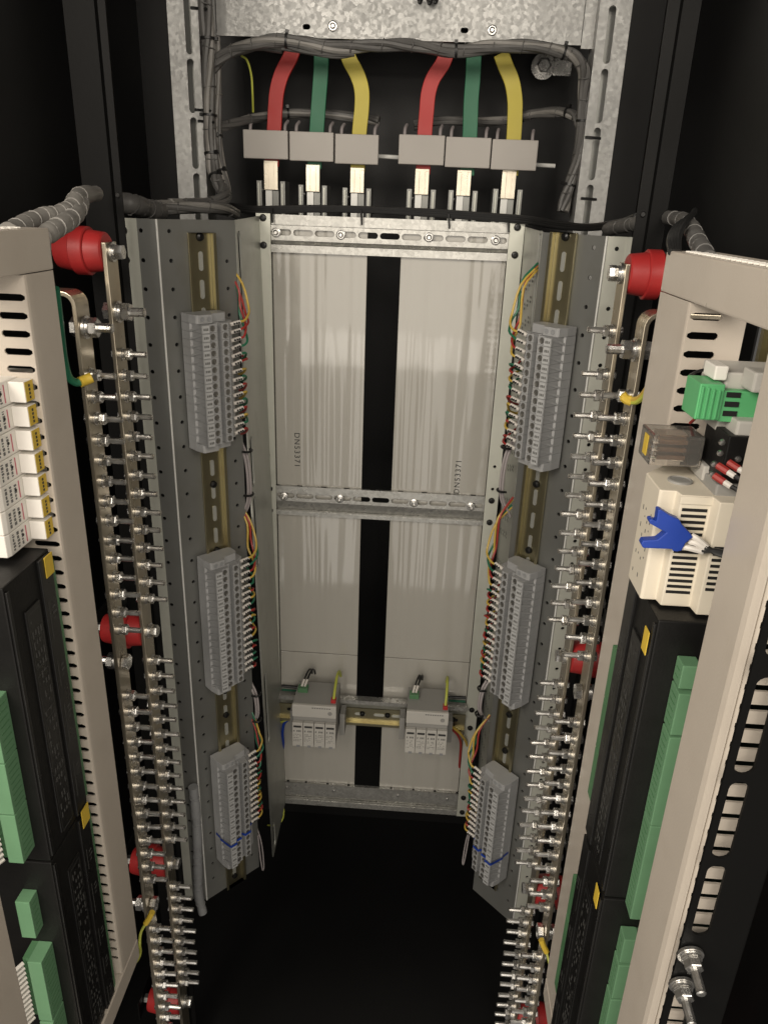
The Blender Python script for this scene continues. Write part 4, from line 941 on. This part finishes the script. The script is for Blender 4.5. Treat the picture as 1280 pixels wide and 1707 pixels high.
# current transformers
CTS = [(405, 480, 215, 265), (482, 556, 218, 269), (558, 631, 222, 274), (664, 741, 223, 275), (742, 818, 227, 280), (819, 896, 231, 284)]
names = ['red bar next to the yellow earth wire', 'green bar beside that', 'yellow bar']
ctw = ['first red bar, beside the thin yellow wire', 'green bar between the first red and yellow bars', 'yellow bar, ending the first trio', 'second red bar, starting the second trio', 'green bar of the second trio', 'yellow bar near the bare bolt']
CTY = .07
for i, (x0, x1, y0, y1) in enumerate(CTS):
    a = onY(x0, .5*(y0+y1), CTY); b = onY(x1, .5*(y0+y1), CTY); z1_, z0_ = onY(.5*(x0+x1), y0+1, CTY).z, onY(.5*(x0+x1), y1-1, CTY).z
    t = thing('current_transformer', (a.x, CTY, z0_), 'pale grey box current transformer around the '+ctw[i], 'transformer', 'pale grey current transformers')
    obj('front_half', MB().box(a.x+.0003, b.x-.0003, CTY, CTY+.012, z0_, z1_).mesh('front_half', .0012), 'ctgrey', t)
    obj('back_half', MB().box(a.x+.002, b.x-.002, CTY+.020, CTY+.036, z0_+.001, z1_-.001).mesh('back_half', .0012), 'ctgrey', t)
    for xx in (a.x+.007, b.x-.007):
        obj('bridge', MB().box(xx-.005, xx+.005, CTY+.0125, CTY+.0195, z0_+.001, z1_-.001), 'ctgrey', t)
        obj('lead', MB().tube([(xx, CTY+.016, z1_-.003), (xx+.0002, CTY+.019, z1_+.008), (xx+.002, CTY+.030, z1_+.014)], .0022, 7), 'wgrey', t)
rod = tag(obj('support_rod', MB().tube([onY(560, 256, CTY+.03), onY(925, 276, CTY+.03)], .0028, 8), 'edge'), 'thin bright support rod running behind the pale current transformers', 'rod')
BARSC = [('red', [(489, 80), (484, 95), (470, 122), (462, 150), (459, 180), (457, 218), (453, 276)], (452, 271, 316), 'first'), ('green', [(536, 84), (535, 120), (532, 160), (528, 218), (524, 280)], (522, 278, 319), 'first'),
         ('yellow', [(577, 82), (583, 100), (596, 125), (603, 150), (603, 180), (599, 222), (596, 286)], (596, 283, 321), 'first'),
         ('red', [(745, 86), (738, 105), (722, 130), (714, 155), (711, 185), (708, 222), (705, 290)], (704, 285, 324), 'second'), ('green', [(790, 90), (788, 130), (785, 170), (783, 226), (778, 292)], (774, 287, 326), 'second'),
         ('yellow', [(835, 88), (842, 108), (853, 135), (858, 165), (858, 195), (856, 232), (851, 292)], (849, 285, 331), 'second')]
for col, path, (ex, ey0, ey1), trio in BARSC:
    BY = CTY+.0165
    pts = smooth_path([onY(x, y, BY) for x, y in path], 6); hw = .0098
    g = MB(); v = []
    for i, p in enumerate(pts):
        tng = (pts[min(i+1, len(pts)-1)]-pts[max(i-1, 0)]).normalized(); sd = Vector((tng.z, 0, -tng.x))
        if sd.x < 0: sd = -sd
        for dy in (-.002, .002):
            for sg in (-1, 1): v.append(p+sd*hw*sg+Vector((0, dy, 0)))
    f = []
    for i in range(len(pts)-1):
        a, b = i*4, i*4+4
        f += [(a, a+1, b+1, b), (a+2, b+2, b+3, a+3), (a, b, b+2, a+2), (a+1, a+3, b+3, b+1)]
    f += [(0, 2, 3, 1), (len(v)-4, len(v)-3, len(v)-1, len(v)-2)]
    g.add(v, f)
    t = thing('phase_bar', pts[-1], '%s sleeved flat phase bar of the %s' % (col, 'trio beside the thin yellow wire' if trio == 'first' else 'trio near the bare bolt'), 'bus bar', 'sleeved phase bars')
    obj('sleeve', g.mesh('sleeve', .0006, 1), col, t)
    pe = onY(ex, ey0, BY); z1_, z0_ = pe.z, onY(ex, ey1, BY).z
    obj('bar_end', MB().box(pe.x-.0095, pe.x+.0095, BY-.0035, BY-.0022, z0_, z1_+.003).box(pe.x-.0095, pe.x-.0035, BY-.0046, BY-.0035, z0_, z1_).box(pe.x+.0042, pe.x+.0095, BY-.0046, BY-.0035, z0_, z1_).mesh('bar_end', .0004), 'brass', t)
    # clamp holder below
    zc1, zc0_ = onY(ex, ey0+30, BY).z, ZC-.03
    h = thing('bar_clamp', (pe.x, BY, zc0_), 'grey clamp gripping the %s bar end of the %s' % (col, 'trio beside the thin yellow wire' if trio == 'first' else 'trio near the bare bolt'), 'clamp', 'bar end clamps')
    for sg in (-1, 1):
        xx = pe.x+sg*.0165
        obj('cheek', MB().box(xx-.0035, xx+.0035, BY-.006, BY+.03, zc0_, zc1).mesh('cheek', .0006), 'sheet', h)
        obj('rib', MB().box(xx-.0008, xx+.0008, BY-.0085, BY-.0062, zc0_, zc1-.003), 'sheet2', h)
    obj('tongue', MB().box(pe.x-.0085, pe.x+.0005, BY-.001, BY+.001, zc0_, z0_-.0005), 'edge', h)
    obj('tongue', MB().box(pe.x+.001, pe.x+.0095, BY+.001, BY+.003, zc0_, z0_-.0005), 'sheet', h)
    obj('cross_bolt', MB().lathe([(-.02, .002), (-.011, .002)], 8, 'X', (pe.x, BY-.002, zc1-.012)), 'steel', h)
# ================================================================== looms, conduits, cables
def loom(name, pts, r, m, label, ties=(), group=None, seg=12, wob=.06, ring=0):
    ph = random.uniform(0, 6)
    L_ = len(pts)*1.0
    def rf(a): return 1+wob*math.sin(a*L_*5.1+ph)+wob*.6*math.sin(a*L_*11.7+ph*2)
    P3 = [onY(x, y, Y) for x, y, Y in pts]
    t = thing(name, P3[0], label, 'cable loom', group)
    sp = smooth_path(P3, 8)
    if name == 'conduit': obj('wrap', MB().tube(P3, r, seg, 8, rf), m, t)
    else:
        ns = 5; tw = random.uniform(.05, .11)
        for c in range(ns):
            pts3 = []; nrm = Vector((0, -1, .2))
            for i, p in enumerate(sp):
                tn = (sp[min(i+1, len(sp)-1)]-sp[max(i-1, 0)]).normalized(); nrm = (nrm-tn*nrm.dot(tn)).normalized(); bn = tn.cross(nrm)
                an = 2*math.pi*c/ns+tw*i+.5*math.sin(i*.21+c); rad = r*(.52+.10*math.sin(i*.33+2*c))
                pts3.append(p+nrm*rad*math.cos(an)+bn*rad*math.sin(an))
            obj('cable', MB().tube(pts3[::2]+[pts3[-1]], r*.50, 8, 2), m if c != 3 else ('loom2' if m == 'loom' else 'loom'), t)
    for a in ties:
        i = min(len(sp)-2, max(1, int(a*(len(sp)-1)))); c = sp[i]; tn = (sp[i+1]-sp[i-1]).normalized()
        q = Matrix.Translation(c) @ tn.to_track_quat('X', 'Z').to_matrix().to_4x4()
        obj('cable_tie', MB().lathe([(-.0014, r*1.03), (-.0014, r*1.13), (.0014, r*1.13), (.0014, r*1.03)], 14, 'X').box(-.002, .002, -.002, .002, r*1.05, r*1.05+.004), 'tie', t, q)
    if ring:
        i = 4
        while i < len(sp)-4:
            c = sp[i]; tn = (sp[i+1]-sp[i-1]).normalized(); q = Matrix.Translation(c) @ tn.to_track_quat('X', 'Z').to_matrix().to_4x4() @ Matrix.Rotation(R(14), 4, 'Y')
            obj('wrap_edge', MB().lathe([(-.0005, r*.98), (-.0003, r*1.07), (.0006, r*1.05), (.0009, r*.98)], 14, 'X'), m, t, q); i += ring
    return t
loom('cable_loom', [(352, 112, .03), (375, 90, .028), (410, 76, .026), (455, 66, .025), (500, 70, .026), (545, 78, .028), (600, 76, .028), (660, 74, .028), (715, 78, .028), (760, 84, .028), (815, 78, .028), (870, 77, .028), (920, 82, .028), (955, 93, .03), (972, 115, .034), (974, 150, .04), (971, 200, .044), (965, 250, .046), (955, 290, .046), (944, 325, .044), (938, 352, .04)], .0076, 'loom', 'dark grey wrapped cable loom arching over the coloured bars under the crosspiece', (.18, .45, .63, .8, .93), ring=7)
loom('cable_loom', [(470, 74, .03), (510, 82, .03), (555, 88, .031), (590, 86, .033)], .0055, 'loom', 'short dark cable bundle slung under the arching loom over the first bars')
loom('cable_loom', [(340, -30, .02), (345, 40, .02), (348, 100, .02), (349, 160, .02), (350, 220, .02), (354, 265, .018), (362, 300, .01), (374, 322, .0), (366, 336, -.02), (330, 342, -.05), (290, 345, -.09), (250, 346, -.13), (215, 345, -.18)], .0085, 'loom', 'thick grey cable loom running down the slotted upright and turning outward', (.12, .3, .4, .48), ring=9)
loom('cable_loom', [(358, 60, .035), (362, 120, .035), (363, 180, .035), (364, 240, .03), (370, 285, .02), (378, 318, .01), (360, 333, -.01), (320, 337, -.05), (285, 339, -.1)], .0058, 'loom2', 'slimmer pale cable loom beside the thick one on the slotted upright', (.35, .5), ring=9)
loom('cable_loom', [(358, 100, .04), (385, 83, .04), (425, 76, .04), (470, 80, .042)], .0052, 'loom', 'dark branch of cables joining the arching loom at its start')
loom('cable_loom', [(366, 212, .05), (395, 203, .07), (430, 195, .1), (480, 188, .12), (540, 190, .125), (600, 196, .125), (632, 200, .12)], .0062, 'loom', 'dark horizontal loom passing behind the first three coloured bars', (.5,), ring=9)
loom('cable_loom', [(690, 208, .12), (740, 200, .125), (800, 202, .125), (850, 198, .12), (890, 190, .11), (930, 186, .08), (958, 192, .06), (968, 212, .05)], .0062, 'loom', 'dark horizontal loom passing behind the second three coloured bars', (.5, .8), ring=9)
loom('cable_loom', [(246, 346, -.1), (275, 348, -.11), (320, 345, -.1), (368, 346, -.07), (392, 356, -.02)], .0072, 'loom', 'short dark cable loom lying on top of the angled panel', ring=8)
loom('conduit', [(203, 338, -.2), (222, 340, -.2), (245, 348, -.17), (268, 352, -.14)], .0105, 'loom', 'grey corrugated conduit end beside the black post above the angled panel', ring=4)
loom('conduit', [(15, 388, -.50), (40, 374, -.47), (70, 362, -.44), (100, 356, -.42), (120, 345, -.40), (132, 326, -.37), (160, 322, -.31)], .0070, 'loom2', 'pale grey wrapped conduit entering the breaker frame from behind the black post', ring=4)
loom('conduit', [(72, 394, -.47), (95, 379, -.45), (118, 364, -.42), (130, 348, -.39), (136, 330, -.36)], .0072, 'loom2', 'pale grey wrapped conduit lying over the topmost red insulator', ring=4)
loom('conduit', [(1180, 432, -.50), (1168, 412, -.47), (1160, 396, -.44), (1152, 380, -.40), (1138, 366, -.34), (1110, 362, -.27)], .0062, 'loom', 'pale grey wrapped conduit entering the supply frame from behind the black post', ring=4)
loom('conduit', [(1012, 382, -.12), (1035, 377, -.16), (1060, 372, -.2), (1085, 368, -.24)], .0072, 'loom', 'pale corrugated conduit between the angled panel and the black post', ring=3)
loom('conduit', [(322, 1312, -.222), (326, 1350, -.222), (329, 1400, -.222), (330, 1450, -.222), (331, 1490, -.222), (338, 1522, -.225)], .0068, 'termd', 'grey corrugated conduit hanging beside the lowest studs by the angled panel foot', ring=2)
for i in range(4):
    pxtube('black_cable', [(1118+4*i, 420, -.47), (1116+5*i, 400-2*i, -.45), (1124+6*i, 380-3*i, -.42), (1142+4*i, 366-3*i, -.38), (1158, 356-2*i, -.34)], .0024, 'wblack', 'glossy black cable looping behind the corner of the supply frame', 'cable', 'black cables at the supply frame corner')
for i, dy in enumerate((0, 4, -3)):
    pxtube('black_cable', [(385, 344+dy, .02), (430, 349+dy, .006), (520, 347+dy*.8, .004), (620, 349+dy*.7, .004), (720, 354+dy, .004), (820, 361+dy, .002), (880, 366+dy, -.01), (930, 374+dy, -.04), (980, 378+dy*.7, -.08), (1030, 372+dy, -.13), (1060, 362+dy, -.18)], .0028, 'wblack', 'black cable drooping along the top edge of the centre frame', 'cable', 'black cables over the centre frame')
for x, y in ((453, 360), (602, 364), (748, 370), (847, 376)):
    a, b = onY(x, y-14, -.001), onY(x+1, y+11, -.0015)
    tag(obj('cable_tie', MB().tube([a, b], .0013, 6), 'tie'), 'black cable tie holding the black cables to the top cross rail', 'cable tie', 'cable ties on the top cross rail')
for x, y, s in ((318, 12, -1), (325, 182, -1), (330, 201, -1), (975, 228, 1), (968, 330, 1)):
    a, b, c = onY(x, y, .028), onY(x+12, y+1, .0265), onY(x+26, y+2, .012 if s < 0 else .028)
    tag(obj('cable_tie', MB().tube([a, b, c], .0017, 6), 'tie'), 'black cable tie through the slot of the galvanised upright '+('by the thick loom' if s < 0 else 'near the bare bolt'), 'cable tie', 'cable ties in the upright slots %d' % s)
pxtube('thin_wire', [(402, 92, .05), (412, 100, .052), (419, 125, .055), (421, 155, .058), (422, 186, .07)], .0014, 'wyg', 'thin yellow green wire hanging beside the first red bar')
for x, y in ((700, 2), (716, 4), (726, 2)):
    tag(obj('black_knot', MB().tube([onY(x-4, y-8, .045), onY(x, y+2, .043), onY(x+4, y-8, .045)], .002, 6), 'tie'), 'black cable tie tail curling over the crosspiece face', 'cable tie', 'tie tails on the crosspiece')
